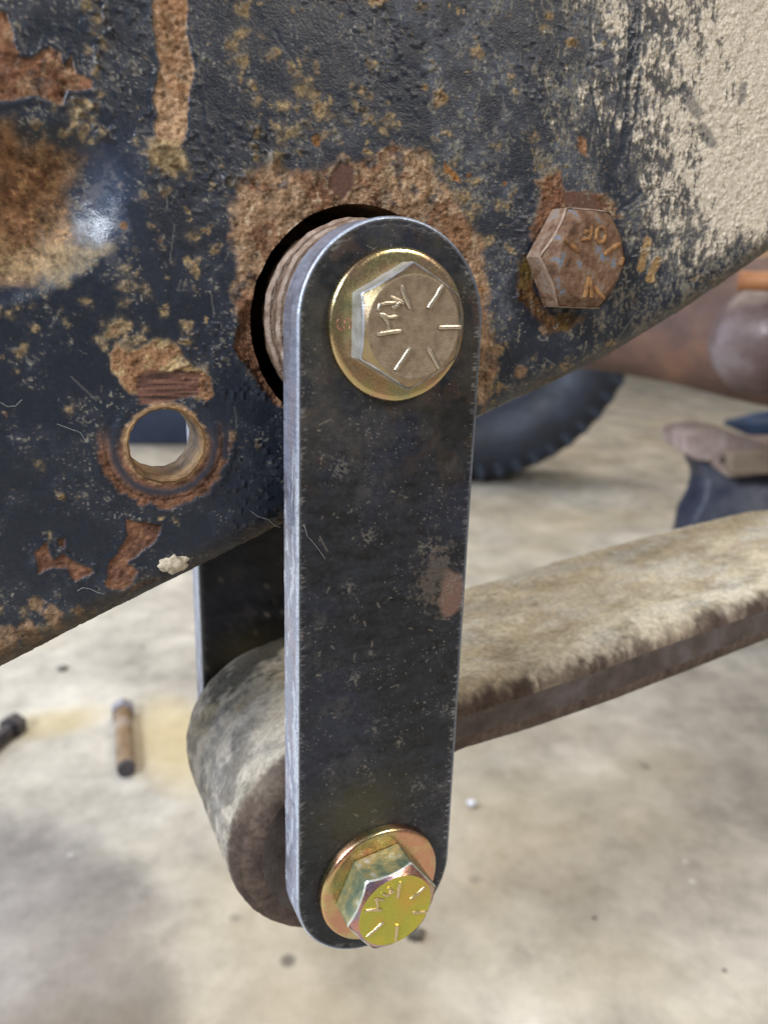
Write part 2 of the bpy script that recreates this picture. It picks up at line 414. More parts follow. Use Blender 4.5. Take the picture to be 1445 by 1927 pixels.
# vertical strip, top
strip = [(290, -30), (352, -30), (350, 60), (362, 100), (368, 135), (355, 175), (352, 250), (345, 272), (300, 272), (291, 240), (298, 215), (290, 190), (292, 165), (302, 120), (290, 60)]
d, mk = patch(strip, BROWN * 1.25, 3, 0.9, -0.25, 1.0, 0.4, v1)
mix_rust(mk, 0, RUST2 * 0.95, ss(0.46, 0.6, fbm(Su, Sv, 55, 4, 43, 0.6)))
H += 0.18 * np.exp(-((d - 5) / 5.0) ** 2) * (d > -2) * (V < 280)
d, mk = patch([(280, 265), (345, 262), (352, 320), (300, 330), (278, 305)], TAN, 14, 0.9, 0.1, 1.0, 1.2, v1, 0.8)
# around the large opening
ring = [(434, 395), (448, 352), (480, 325), (522, 300), (560, 325), (610, 315), (650, 290), (700, 285), (740, 265), (800, 300), (830, 335), (870, 395), (905, 450), (915, 520), (920, 600), (935, 660), (925, 720), (905, 790),
        (880, 700), (700, 700), (545, 775), (520, 755), (500, 735), (470, 705), (438, 660), (440, 610), (430, 560), (446, 500), (432, 455)]
d, mk = patch(ring, BROWN * 1.05, 14, 0.92, -0.05, 1.0, 1.7, v1)
mix_rust(mk, 0, RUST * 1.2, ss(0.50, 0.66, fbm(Su, Sv, 50, 4, 48, 0.6)), 0.8)
mix_rust(mk, 0, C(0.33, 0.24, 0.16), ss(0.55, 0.7, fbm(Su, Sv, 12, 3, 49, 0.6)), 0.8)
mix_rust(mk, 0, C(0.05, 0.05, 0.055), ss(0.62, 0.72, fbm(Su, Sv, 34, 4, 51, 0.6)), 0.75)
# bare dark red flake above it
d, mk = patch([(622, 325), (640, 308), (665, 312), (668, 350), (645, 378), (625, 352)], DARKR * 1.1, 2.5, 0.7, -0.25, 0.5, 0.35)
H += 0.2 * np.exp(-((d - 4) / 4.0) ** 2) * (d > -2)
d, mk = patch([(815, 395), (860, 400), (890, 440), (888, 480), (862, 470), (830, 430)], RUST2 * 0.85, 8, 0.9, -0.05, 1.0, 1.0, v1)
d, mk = patch([(835, 305), (858, 325), (865, 345), (850, 338), (835, 322)], ORANGE * 0.8, 3, 0.9, -0.1, 1.0, 0.5, v1)
# flaked left lip of the opening: thick broken edge
lip = [(447, 588), (476, 560), (500, 640), (520, 720), (528, 765), (515, 760), (500, 738), (470, 700), (440, 655)]
d, mk = patch(lip, RUST * 0.9, 4, 0.9, -0.55, 1.0, 0.8, v1)
H += 0.3 * np.exp(-((d - 5) / 5.0) ** 2) * (d > -2) * (U < 500)
# above the small sleeve
d, mk = patch([(205, 668), (215, 640), (245, 655), (300, 640), (340, 665), (345, 690), (392, 700), (405, 745), (380, 758), (345, 740), (270, 750), (240, 740), (208, 700)], TAN * 1.05, 9, 0.9, 0.08, 1.0, 1.1, v1)
mix_rust(mk, 0, RUST2, ss(0.42, 0.58, fbm(Su, Sv, 40, 4, 53, 0.6)))
d, mk = patch([(262, 702), (300, 695), (388, 702), (402, 725), (395, 755), (372, 748), (345, 752), (300, 765), (262, 762), (255, 735)], DARKR * 1.25, 4, 0.75, -0.15, 0.6, 0.5, 1.6 * (vn(Su / 40, Sv / 3.0, 55) - 0.5))
d, mk = patch([(380, 705), (395, 708), (405, 745), (392, 758), (375, 748)], RUST2, 4, 0.9, 0.05, 1.0, 0.6, v1)
# round the small sleeve
rs_ = np.hypot(X - SMALL[0], Z - SMALL[1]); th_ = np.arctan2(Z - SMALL[1], X - SMALL[0])
low = ss(0.30, -0.30, np.sin(th_)) if False else (1 - ss(-0.25, 0.45, np.sin(th_)))
mk = (1 - ss(15.8, 17.2, rs_ + 4.5 * n_rag)) * isweb * low
lay(mk, RUST * 1.05, 0.85, -0.10, 0.9, v2)
H += 0.25 * np.exp(-((rs_ + 4.5 * n_rag - 17.6) / 0.8) ** 2) * isweb * low
mk2 = np.exp(-((rs_ - 12.6 - 1.5 * n_rag) / 1.15) ** 2) * isweb * ss(-0.98, -0.3, -np.abs(np.sin(th_ * 0.5 + 0.6)) * 0 - np.cos(th_) * 0 - np.sin(th_))
lay(mk2 * 0.92, BLUE * 1.6, 0.35, 0.22, 0.2)
mk3 = np.exp(-((rs_ - 14.6 - 1.2 * n_rag) / 0.35) ** 2) * isweb * low
lay(mk3 * 0.7, DARKR * 0.5, 0.8, -0.25)
mk4 = (1 - ss(10.2, 11.2, rs_ + 3 * n_rag)) * isweb
lay(mk4 * 0.9, BROWN * 1.0, 0.8, 0.15, 0.8, v1)
lay(np.exp(-((rs_ - 9.6) / 0.5) ** 2) * isweb * 0.8, C(0.42, 0.25, 0.10), 0.6, 0.12)
# chips below
for pts in ([(238, 978), (262, 985), (300, 988), (298, 1005), (280, 1032), (262, 1042), (240, 1062), (262, 1075), (250, 1098), (230, 1110), (196, 1106), (204, 1062), (232, 1022)],
            [(62, 1042), (88, 1022), (98, 1060), (118, 1040), (132, 1050), (176, 1078), (140, 1096), (128, 1070), (100, 1068), (72, 1080)],
            [(108, 1012), (124, 1012), (122, 1028), (110, 1028)], [(250, 1100), (300, 1085), (280, 1095), (230, 1120)]):
    d, mk = patch(pts, RUST * 1.05, 3.0, 0.75, -0.35, 0.8, 0.6, v2)
    mix_rust(mk, 0, DARKR, ss(0.46, 0.6, fbm(Su * 0.5 + Sv * 0.4, Sv * 1.1 - Su * 0.5, 14, 4, 58, 0.7)), 0.8)
    H += 0.22 * np.exp(-((d - 4) / 4.0) ** 2) * (d > -2)
for (a, b, r) in [(70, 1138, 18), (100, 1155, 20), (50, 1180, 16), (110, 1175, 10), (330, 830, 1), (10, 1210, 30), (60, 1200, 20), (150, 1150, 12), (430, 820, 14), (1140, 690, 10), (980, 700, 12), (1022, 620, 10)]:
    mk = ss(0.35, 0.8, 1.2 * np.exp(-((U - a) ** 2 + (V - b) ** 2) / (r * r)) + 1.3 * n_rag)
    lay(mk * 0.8, BROWN, 0.9, 0.06, 1.0, v1)
# rust round the old bolt
d, mk = patch([(1012, 335), (1055, 325), (1065, 360), (1110, 362), (1150, 372), (1172, 410), (1100, 420), (1050, 420), (1010, 460), (1000, 440), (1016, 390)], BROWN * 0.85, 8, 0.85, 0.08, 1.0, 0.9, v1)
mix_rust(mk, 0, RUST, ss(0.45, 0.62, n_mid))
d, mk = patch([(1062, 362), (1110, 360), (1128, 385), (1115, 400), (1060, 400)], DARKR * 1.2, 5, 0.7, -0.1, 0.5, 0.6)
d, mk = patch([(1085, 258), (1110, 262), (1105, 300), (1092, 290)], RUST2, 5, 0.85, 0.05, 1.0, 0.7, v1)
d, mk = patch([(964, 520), (985, 470), (1000, 470), (1010, 540), (1030, 580), (1080, 590), (1100, 600), (1070, 622), (1040, 628), (1004, 598), (978, 558)], ORANGE * 0.42, 12, 0.45, 0.03, 0.8, 1.2, v1, 0.9)
mix_rust(mk, 0, C(0.10, 0.065, 0.012), ss(0.45, 0.6, n_mid), 0.8)
for (a, b) in (((1205, 505), (1218, 452)), ((1222, 525), (1236, 490))):
    lay((1 - ss(5, 9, sd_seg(U, V, a, b) + 8 * n_rag)), C(0.30, 0.19, 0.09), 0.9, 0.05, 1, v1 * 0.6)
# pits showing as small orange chips
for (a, b, r) in [(595, 262, 9), (596, 270, 6), (950, 345, 5), (882, 330, 6), (1000, 430, 4), (232, 425, 7), (890, 560, 9), (905, 545, 7), (980, 560, 6)]:
    mk = ss(0.4, 0.7, 1.2 * np.exp(-((U - a) ** 2 + (V - b) ** 2) / (r * r)) + 0.9 * n_rag)
    lay(mk * 0.75, ORANGE * 0.75, 0.8, -0.1, 1, v1)
# 4 dried mud, upper right and the lower right band
bound = 1215 + 0.12 * V
md = (U - bound) / 190.0
md = np.clip(md, -1.5, 1.2)
md = md - 0.32 * ss(300, 620, V) * (1 - 0.4 * ss(1300, 1445, U))
dep = np.clip((Z - edge_z(X)) / 30.0, 0, 1)
md = md - 1.1 * (1 - ss(0.12, 0.62, dep))
mn = 1.1 * (fbm(Su, Sv, 30, 5, 17, 0.85) - 0.5) + 0.8 * (fbm(Su * 1.7, Sv * 0.7, 13, 3, 19, 0.8) - 0.5) + 0.5 * (n_big - 0.5)
lay(ss(-0.55, 0.45, md * 0.6 + 0.9 * mn) * 0.5, MUD * 0.42, 0.85, 0.02, 1.0)
mk = ss(-0.06, 0.20, md * 0.46 + mn + 0.03)
mudc = MUD[None, None] * (1 + 0.35 * (n_mid[..., None] - 0.5))
lay(mk * 0.97, mudc, 0.95, 0.0, 1.0, 0.10 * nzf(n_fin) + 0.10 * nzf(n_vf) + 0.12 * wn - 0.15 * ss(0.58, 0.72, n_fin) - 0.12 * nzf(n_mid))
H += mk * (0.20 + 0.62 * (fbm(Su, Sv, 11, 4, 29, 0.65) - 0.45))
mudmask = mk.copy() 
# thin dust film between the shackle and the mud
mk = ss(0.02, 0.16, (U - 1200) / 900.0 + 1.1 * mn - 0.02) * 0.6 * ss(830, 950, U) * (1 - mk)
lay(mk, C(0.23, 0.205, 0.16), 0.9, 0.03, 1.0)
# wiped and scratched strokes (bare dark paint)
for a, b, wd in [((1196, -20), (1180, 150), 6), ((1188, 60), (1172, 290), 6), ((1204, 0), (1196, 120), 3), ((1180, 250), (1150, 340), 7), ((1110, -10), (1112, 110), 2.2), ((1172, 140), (1150, 260), 2.5), ((1205, 130), (1180, 320), 2.5),
               ((1105, 150), (1135, 270), 1.6), ((1000, 305), (998, 380), 1.8), ((895, 50), (930, 130), 7), ((940, 170), (985, 235), 9), ((975, 130), (1015, 190), 12), ((1110, 120), (1150, 105), 6), ((1150, 340), (1175, 395), 3),
               ((1140, 330), (1180, 385), 2), ((1285, 170), (1310, 210), 14), ((1320, 240), (1335, 268), 12), ((1400, 160), (1395, 190), 7), ((1230, 60), (1235, 40), 5), ((960, 420), (1000, 400), 1.5), ((1160, 400), (1205, 360), 3),
               ((520, 60), (560, 120), 2), ((430, 740), (425, 860), 5), ((250, 390), (300, 560), 14), ((335, 470), (330, 560), 10)]:
    dd = sd_seg(wu * 0.35 + U * 0.65, wv * 0.35 + V * 0.65, a, b) + 6 * n_rag
    mk = 1 - ss(wd * 0.6, wd + 2.5, dd)
    lay(mk * (0.92 if a[0] < 1250 else 0.6), BLUE * 1.3, 0.38, -0.08, 0.2)
# long light hairline scratches
for k in range(46):
    a = (rr_.uniform(0, 1200), rr_.uniform(0, 800)); an = rr_.gauss(1.35, 0.5); ln = rr_.uniform(15, 70)
    b = (a[0] + ln * math.cos(an), a[1] + ln * math.sin(an))
    m_ = (U > min(a[0], b[0]) - 8) & (U < max(a[0], b[0]) + 8) & (V > min(a[1], b[1]) - 8) & (V < max(a[1], b[1]) + 8)
    mk = np.zeros(X.shape, np.float32); mk[m_] = 1 - ss(0.6, 2.0, sd_seg(U[m_], V[m_], a, b))
    lay(mk * 0.4, C(0.16, 0.16, 0.15), 0.7, -0.02)
# grime on the bottom bend and under the flange
under = (1 - ss(0.0, 0.30, dep)) * (1 - isweb * 0.2)
lay(ss(0.35, 0.65, n_mid * 0.6 + n_big * 0.4 + 0.15 * (1 - ss(100, 500, U))) * under * 0.75, C(0.085, 0.065, 0.045), 0.7, 0.02, 1.0, v1 * 0.8)
# relief
dd_ = np.sqrt(((U + 20) / 250.0) ** 2 + ((V - 400 + 0.12 * U) / 172.0) ** 2) + 0.10 * (n_big - 0.5)
dish = 1 - ss(0.45, 1.08, dd_)
Hbig = -9.0 * dish + 1.0 * np.exp(-(((U - 275) / 60.0) ** 2 + ((V - 400) / 130.0) ** 2))
gritty = ss(0.5, 1.0, BW) * (1 - 0.5 * mudmask)
H = H + 0.5 * (n_fin - 0.5) * (0.25 + gritty) + 0.9 * (n_big - 0.5) * isweb * ss(0.1, 0.6, dep) + 0.6 * (n_mid - 0.5) * gritty * (0.3 + 0.7 * isweb) + 0.60 * (n_vf - 0.5) * (0.10 + gritty) + 0.12 * wn * gritty
# keep the relief off coarse cells and away from the far end
fade = ss(-122, -118, X) * (1 - ss(180, 186, X))
P = np.stack([X, Y, Z], -1)
ny = np.ones(X.shape); nz = np.zeros(X.shape)
for k in range(na):
    a = math.pi / 2 * (k + 1) / na
    ny[NR + k] = math.cos(a); nz[NR + k] = -math.sin(a)
ny[NR + na:] = 0; nz[NR + na:] = -1
Ht = H * fade + Hbig * isweb
P[..., 1] -= ny * Ht; P[..., 2] += nz * Ht * 0.8
# openings: drop the faces inside and pull the rim on to the circle
rb_ = np.hypot(X - HOLE[0], Z - HOLE[1]); thb = np.arctan2(Z - HOLE[1], X - HOLE[0])
rag = 0.9 * (fbm(np.cos(thb) * 60, np.sin(thb) * 60, 22, 4, 60, 0.7) - 0.5) * ss(0.1, 0.8, -np.cos(thb))
for (rad, rr0, th0, cx, cz, rg) in ((HOLE[2], rb_, thb, HOLE[0], HOLE[1], rag * 1.1), (SMALL[2], rs_, th_, SMALL[0], SMALL[1], 0.9 * (fbm(np.cos(th_) * 50, np.sin(th_) * 50, 12, 3, 62) - 0.5) * 0.6)):
    R_ = rad + rg
    band = (rr0 < R_ + 0.45) & (rr0 > R_ - 0.75) & (isweb > 0)
    P[..., 0] = np.where(band, cx + R_ * np.cos(th0), P[..., 0]); P[..., 2] = np.where(band, cz + R_ * np.sin(th0), P[..., 2])
inside = ((rb_ < HOLE[2] + rag * 1.1 - 0.3) | (rs_ < SMALL[2] - 0.25)) & (isweb > 0)
kp = ~(inside[:-1, :-1] | inside[:-1, 1:] | inside[1:, 1:] | inside[1:, :-1])

rail = thing("frame_rail", (0, YW, 40), "rusty black truck frame rail caked with mud, running diagonally across the upper half", "frame rail")
M_web = painted_mat("weathered_paint", metal=0.0, bump=1.0, bscale=1900, vary=0.22, vscale=1100, spec=0.5)
web = grid_mesh("web_plate", P, rail, M_web, keep=kp, flip=False)
set_attrs(web.data, col, np.clip(rough, 0.2, 1), None, BW)

M_rust_in = noise_mat("inner_rust", [(0.10, 0.06, 0.035), (0.28, 0.16, 0.085), (0.48, 0.30, 0.14)], 140, 0, 0.85, 0.1, 0.6)
M_rust_dark = noise_mat("dark_rust_steel", [(0.012, 0.010, 0.009), (0.03, 0.02, 0.014), (0.07, 0.04, 0.02)], 90, 0, 0.8, 0.1, 0.5)
lathe("hanger_tube", [(32.2, YW + 0.4), (31.6, YW + 1.4), (31.2, YW + 3), (30.9, YW + 60), (28, YW + 60.5), (8, YW + 60.6)], (HOLE[0], HOLE[1]), M_rust_in, rail, 128)
M_sleeve = noise_mat("sleeve_rust", [(0.07, 0.035, 0.015), (0.15, 0.085, 0.035), (0.30, 0.18, 0.075)], 150, 0.0, 0.8, 0.1, 0.7)
rsl = random.Random(3)
lathe("sleeve", [(10.0, YW - 0.25), (9.55, YW - 0.75), (9.15, YW - 0.45), (8.9, YW + 0.5), (8.75, YW + 14.5), (10.6, YW + 14.8), (10.6, YW + 1.2)], (SMALL[0], SMALL[1]), M_sleeve, rail, 128,
      wob=lambda t, y: 0.010 * math.sin(5 * t + 1) + 0.008 * math.sin(17 * t) + (0.004 * math.sin(29 * t + 2) if y < YW else 0))
# inner skin of the channel, so that the rail has real thickness seen from behind
xb = np.arange(-420, 421, 20.0)
bk = []
for z_off in (0, 1):
    pass
zs_in = np.linspace(0, 1, 30)
XI = np.tile(xb, (30, 1)); ZI = zt + (edge_z(xb) + 4.5 - zt)[None, :] * zs_in[:, None]
PI_ = np.stack([XI, np.full_like(XI, YW + 13.0), ZI], -1)
# leave the two openings free
def near(cx, cz, r): return np.hypot(XI - cx, ZI - cz) < r
# (rings of the tube and sleeve close the gap between the skins)
xi = np.arange(-420, 421, 2.0); ZI = zt + (edge_z(xi) + 4.5 - zt)[None, :] * np.linspace(0, 1, 140)[:, None]; XI = np.tile(xi, (140, 1))
ins = near(HOLE[0], HOLE[1], 31.0) | near(SMALL[0], SMALL[1], 9.6)
kpi = ~(ins[:-1, :-1] | ins[:-1, 1:] | ins[1:, 1:] | ins[1:, :-1])
grid_mesh("inner_skin", np.stack([XI, np.full_like(XI, YW + 13.0), ZI], -1), rail, M_rust_dark, keep=kpi)
XF = np.tile(xi, (20, 1)); YF = YW + 13.0 + (np.linspace(0, 59, 20))[:, None] + 0 * XF
grid_mesh("flange_top_skin", np.stack([XF, YF, np.tile(edge_z(xi) + 4.5, (20, 1))], -1), rail, M_rust_dark)

# ------------------------------------------------------------------ shackle plates
RP = 25.4; TP = 10.9; LB = 164.2
def slot_outline(R, L, n_end=72, n_side=150, grow=0.0):
    """closed outline, counterclockwise seen from the front, and outward normals"""
    pts = []; nr = []
    for k in range(n_end):
        t = math.pi * k / n_end; pts.append((R * math.cos(t), R * math.sin(t))); nr.append((math.cos(t), math.sin(t)))
    for k in range(n_side):
        pts.append((-R, -L * k / n_side)); nr.append((-1, 0))
    for k in range(n_end):
        t = math.pi + math.pi * k / n_end; pts.append((R * math.cos(t), -L + R * math.sin(t))); nr.append((math.cos(t), math.sin(t)))
    for k in range(n_side):
        pts.append((R, -L + L * k / n_side)); nr.append((1, 0))
    return np.array(pts), np.array(nr)
M_plate = painted_mat("mill_scale_steel", metal=True, bump=0.5, bscale=2600, vary=0.20, vscale=1500, spec=0.35)
def shackle_plate(cx, y0, label, fine=True, L=LB, zc=0.0):
    t = thing("shackle_plate", (cx, y0, -L / 2), label, "shackle plate")
    # front face: rows across, columns along
    nz, nx = (760, 176) if fine else (120, 30)
    R = RP - 0.55
    zz = np.concatenate([R * np.cos(np.linspace(0.02, math.pi / 2, nz // 8)), np.linspace(0, -L, nz * 3 // 4 + 2)[1:-1], -L - R * np.sin(np.linspace(0, math.pi / 2 - 0.02, nz // 8))])
    hw = np.where(zz > 0, np.sqrt(np.maximum(R * R - zz ** 2, 0)), np.where(zz < -L, np.sqrt(np.maximum(R * R - (zz + L) ** 2, 0)), R))
    sx = np.linspace(-1, 1, nx); Xf = cx + hw[:, None] * sx[None, :]; Zf = np.tile(zz[:, None], (1, nx)) + zc
    a = (Xf * 6).astype(np.float32); b = (-Zf * 6).astype(np.float32)
    edge = hw[:, None] * (1 - np.abs(sx))[None, :]
    edge = np.where(Zf - zc > 0, R - np.hypot(Xf - cx, Zf - zc), np.where(Zf - zc < -L, R - np.hypot(Xf - cx, Zf - zc + L), R - np.abs(Xf - cx)))
    nb = fbm(a, b, 150, 4, 3); nm = fbm(a, b, 40, 4, 8); nf = fbm(a, b, 7, 3, 12); nst = fbm(a * 1.0, b * 3.2, 30, 4, 15)
    c = np.zeros(Xf.shape + (3,), np.float32) + C(0.010, 0.0115, 0.0150)
    c *= (1 + 0.5 * nzf(nst)[..., None] + 0.35 * nzf(nf)[..., None])
    c += (C(0.005, 0.006, 0.013) * ss(0.4, 0.7, nb)[..., None])
    ro = 0.40 + 0.14 * (nm - 0.5) + 0.10 * (nst - 0.5)
    me_ = np.full(Xf.shape, 0.0, np.float32)
    def ly(mk, cc, r=None):
        nonlocal c, ro
        mk = np.clip(mk, 0, 1); c = c * (1 - mk[..., None]) + cc * mk[..., None]
        if r is not None: ro = ro * (1 - mk) + r * mk
    # brownish bloom round the upper end, dust clouds
    up = np.exp(-((Zf + 0) / 34.0) ** 2)
    ly(up * 0.7 * ss(0.30, 0.7, nm), C(0.045, 0.040, 0.030), 0.5)
    ly(up * ss(0.56, 0.74, fbm(a, b, 34, 4, 21)) * 0.3, C(0.10, 0.05, 0.025), 0.6)
    ly(np.exp(-((Zf + L - 26) / 11.0) ** 2 - ((Xf - cx + 6) / 14.0) ** 2) * 0.45, C(0.075, 0.065, 0.025), 0.55)
    dus = ss(0.54, 0.74, nm * 0.45 + nb * 0.3 + nf * 0.25)
    ly(dus * 0.42, C(0.06, 0.052, 0.046), 0.6)
    rp = np.exp(-(((Xf - cx - 21) / 4.5) ** 2 + ((Zf + 74) / 9.0) ** 2))
    ly(ss(0.35, 0.75, rp + 0.9 * (nm - 0.5)) * 0.8, C(0.17, 0.095, 0.07), 0.7)
    rp = np.exp(-(((Xf - cx - 16) / 8) ** 2 + ((Zf + 68) / 12.0) ** 2))
    ly(ss(0.45, 0.9, rp + 1.6 * (nf - 0.5)) * 0.45, C(0.13, 0.10, 0.075), 0.7)
    # specks
    if fine:
        for (pu, pv, pr) in [(655, 1105, 16), (668, 1165, 10), (668, 1280, 20), (705, 1368, 18), (752, 1395, 16), (620, 1455, 16), (790, 1475, 22), (835, 1335, 18), (828, 1480, 18), (700, 1462, 12), (640, 880, 24), (605, 865, 16), (760, 935, 10), (800, 1030, 22), (690, 1010, 20), (700, 1230, 10), (850, 1100, 18), (600, 1180, 8)]:
            q = at_plane(pu, pv, 1, 0.0); gg = np.exp(-((Xf - q[0]) ** 2 + (Zf - q[2]) ** 2) / (pr / 6.5) ** 2)
            ly(ss(0.62, 0.80, 0.55 * vn(a / 2.4, b / 2.4, 28) + 0.45 * vn(a / 5.0, b / 5.0, 29) + 0.16 * gg) * gg * 0.42, C(0.20, 0.18, 0.15), 0.7)
    sp = ss(0.88, 0.95, vn(a / 2.3, b / 2.3, 25)) * ss(0.48, 0.64, fbm(a, b, 60, 3, 27))
    ly(sp * 0.55, C(0.25, 0.23, 0.19), 0.8)
    sp = ss(0.965, 0.99, vn(a / 4.0, b / 4.0, 26)); ly(sp * 0.5, C(0.3, 0.26, 0.2), 0.8)
    Hf = 0.02 * (nst - 0.5) + 0.02 * sp
    r2 = random.Random(11)
    if fine:
        for (pu, pv, ln, an) in [(602, 1010, 30, 1.1), (620, 1105, 12, 2.0), (830, 1165, 16, 0.1), (735, 1293, 16, -0.3), (770, 1182, 6, .2), (685, 1170, 8, 1.2), (710, 1135, 8, 1.1), (790, 1020, 30, 0.5), (600, 800, 26, -0.45), (660, 1100, 14, 1.9), (668, 1230, 14, 1.7)] + \
                [(r2.uniform(575, 850), r2.uniform(780, 1560), r2.uniform(3, 10), r2.gauss(0, 1.2)) for _ in range(34)]:
            q = at_plane(pu, pv, 1, 0.0); q2 = at_plane(pu + ln * math.cos(an), pv + ln * math.sin(an), 1, 0.0)
            ds = sd_seg(Xf, Zf, (q[0], q[2]), (q2[0], q2[2]))
            ly((1 - ss(0.05, 0.32, ds)) * (0.55 if ln > 12 else 0.8) * (0.4 + 0.6 * nf), C(0.20, 0.17, 0.13), 0.6)
    # torch-cut ticks along the rim
    tick = ss(0.55, 0.75, vn(a / 9.0 + 0.4 * nm, b / 2.6 + a / 20.0, 31) * 0.75 + 0.25 * nf) * (0.35 + 0.65 * ss(0.45, 0.6, nm)) * np.where(Xf > cx, 1.0, 0.55)
    rim = 1 - ss(1.0, 2.4, edge + 1.4 * (nf - 0.5))
    ly(rim * tick * 0.75, C(0.23, 0.22, 0.21), 0.35)
    ly((1 - ss(0.0, 0.7, edge)) * 0.8, C(0.13, 0.14, 0.16), 0.35)
    Hf += 0.12 * rim * (tick - 0.5)
    Pf = np.stack([Xf, y0 - Hf, Zf], -1)
    f = grid_mesh("front_face", Pf, t, M_plate, flip=True) if False else grid_mesh("front_face", Pf, t, M_plate)
    set_attrs(f.data, c, np.clip(ro, 0.2, 1), me_, np.full(Xf.shape, 0.5))
    # cut rim: chamfer, side, rear chamfer
    O, Nn = slot_outline(RP, L, 120, 480 if fine else 60)
    ys = [(-0.60, 0.0), (-0.32, 0.10), (-0.10, 0.32), (0.0, 0.65)] + [(0.0, 0.65 + (TP - 1.2) * k / 26) for k in range(1, 27)] + [(-0.12, TP - 0.2), (-0.6, TP)]
    rowsP = []
    for (off, yy) in ys:
        q = O + Nn * off; rowsP.append(np.stack([q[:, 0] + cx, np.full(len(q), y0 + yy), q[:, 1] + zc], -1))
    Pr = np.array(rowsP)
    al = np.cumsum(np.hypot(*(O - np.roll(O, 1, 0)).T)); al = np.tile(al, (len(ys), 1)).astype(np.float32) * 6; yy = (Pr[..., 1] - y0).astype(np.float32) * 6
    n1 = fbm(al, yy * 2, 60, 4, 4); n2 = fbm(al * 0.5, yy * 2.4, 20, 4, 9); n3 = fbm(al * 3.0, yy * 0.35, 10, 3, 13)
    cc = np.zeros(Pr.shape, np.float32) + C(0.33, 0.35, 0.44)
    cc *= (0.75 + 0.5 * n3)[..., None]
    pk = ss(0.45, 0.65, n1)[..., None]; cc = cc * (1 - 0.5 * pk) + C(0.42, 0.36, 0.41) * 0.5 * pk
    dkp = ss(0.52, 0.66, fbm(al, yy * 1.5, 110, 4, 18, 0.65))[..., None]; cc = cc * (1 - 0.5 * dkp) + C(0.14, 0.11, 0.11) * 0.5 * dkp
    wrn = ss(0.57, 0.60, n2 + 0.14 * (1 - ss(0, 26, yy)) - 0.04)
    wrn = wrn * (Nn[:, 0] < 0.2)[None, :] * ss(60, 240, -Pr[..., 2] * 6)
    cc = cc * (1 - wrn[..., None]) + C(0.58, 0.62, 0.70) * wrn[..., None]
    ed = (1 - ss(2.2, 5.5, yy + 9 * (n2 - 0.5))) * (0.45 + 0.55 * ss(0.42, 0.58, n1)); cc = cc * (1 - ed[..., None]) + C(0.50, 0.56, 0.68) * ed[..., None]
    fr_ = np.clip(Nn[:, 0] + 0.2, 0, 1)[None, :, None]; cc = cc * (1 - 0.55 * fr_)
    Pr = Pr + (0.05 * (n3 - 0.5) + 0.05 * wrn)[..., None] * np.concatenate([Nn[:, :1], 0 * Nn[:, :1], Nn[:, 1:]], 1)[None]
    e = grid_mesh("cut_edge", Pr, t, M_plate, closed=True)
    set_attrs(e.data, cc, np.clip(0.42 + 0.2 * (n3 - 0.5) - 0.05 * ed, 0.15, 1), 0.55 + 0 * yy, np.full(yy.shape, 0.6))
    # rear face
    q = O + Nn * -0.6; vb = np.stack([q[:, 0] + cx, np.full(len(q), y0 + TP), q[:, 1] + zc], -1)
    bfc = mesh_obj("rear_face", vb, [tuple(range(len(q)))], M_rust_dark, t, False)
    return t
shackle_plate(0.0, 0.0, "black steel shackle plate nearest the camera with bright cut edge and two bolts")
shackle_plate(-2.5, 112.0, "dark shackle plate in shadow behind the spring eye, under the frame rail", fine=False)

# ------------------------------------------------------------------ bolts and washers
def zinc(name, cols, rough=0.28, scale=160, bump=0.12, pos=None, metal=1.0, bscale=1800):
    return noise_mat(name, cols, scale, metal, rough, 0.07, bump, bscale, 4, 0.00025, pos=pos)
M_wash = zinc("yellow_zinc_washer", [(0.30, 0.36, 0.26), (0.52, 0.44, 0.22), (0.60, 0.40, 0.24), (0.45, 0.46, 0.34)], 0.24, 75)
M_wash2 = zinc("pink_gold_zinc_washer", [(0.42, 0.50, 0.33), (0.66, 0.52, 0.25), (0.66, 0.33, 0.22), (0.62, 0.50, 0.28)], 0.24, 70)
M_head = zinc("grey_brown_bolt_face", [(0.17, 0.125, 0.08), (0.235, 0.175, 0.115), (0.29, 0.225, 0.155)], 0.5, 420, 0.5, metal=0.35, bscale=2600)
M_side = zinc("dull_zinc_flank", [(0.27, 0.26, 0.22), (0.40, 0.39, 0.36), (0.52, 0.53, 0.54)], 0.42, 300, 0.4, metal=0.5)
M_cham = zinc("iridescent_chamfer", [(0.30, 0.20, 0.17), (0.42, 0.33, 0.18), (0.34, 0.27, 0.27)], 0.36, 90, 0.2)
M_head2 = zinc("olive_gold_bolt_face", [(0.66, 0.50, 0.07), (0.48, 0.47, 0.08), (0.64, 0.40, 0.08)], 0.30, 60, 0.12, metal=0.75, bscale=2400)
M_side2 = zinc("green_zinc_flank", [(0.09, 0.14, 0.10), (0.19, 0.23, 0.15), (0.36, 0.32, 0.15), (0.50, 0.54, 0.50)], 0.36, 260, 0.6, bscale=1500, metal=0.55)
M_cham2 = zinc("violet_zinc_chamfer", [(0.30, 0.34, 0.36), (0.42, 0.28, 0.36), (0.60, 0.30, 0.22), (0.5, 0.45, 0.3)], 0.3, 110, 0.3)
M_mark = zinc("bright_mark", [(0.52, 0.44, 0.34), (0.66, 0.58, 0.46)], 0.34, 300, 0.2)
M_mark2 = zinc("bright_gold_mark", [(0.66, 0.52, 0.28), (0.8, 0.66, 0.44)], 0.3, 300, 0.2)
M_rbolt = noise_mat("rusted_bolt_steel", [(0.04, 0.02, 0.012), (0.125, 0.06, 0.030), (0.175, 0.105, 0.062), (0.13, 0.155, 0.20)], 260, 0.15, 0.72, 0.12, 0.7, 900, pos=[0.3, 0.46, 0.56, 0.68])
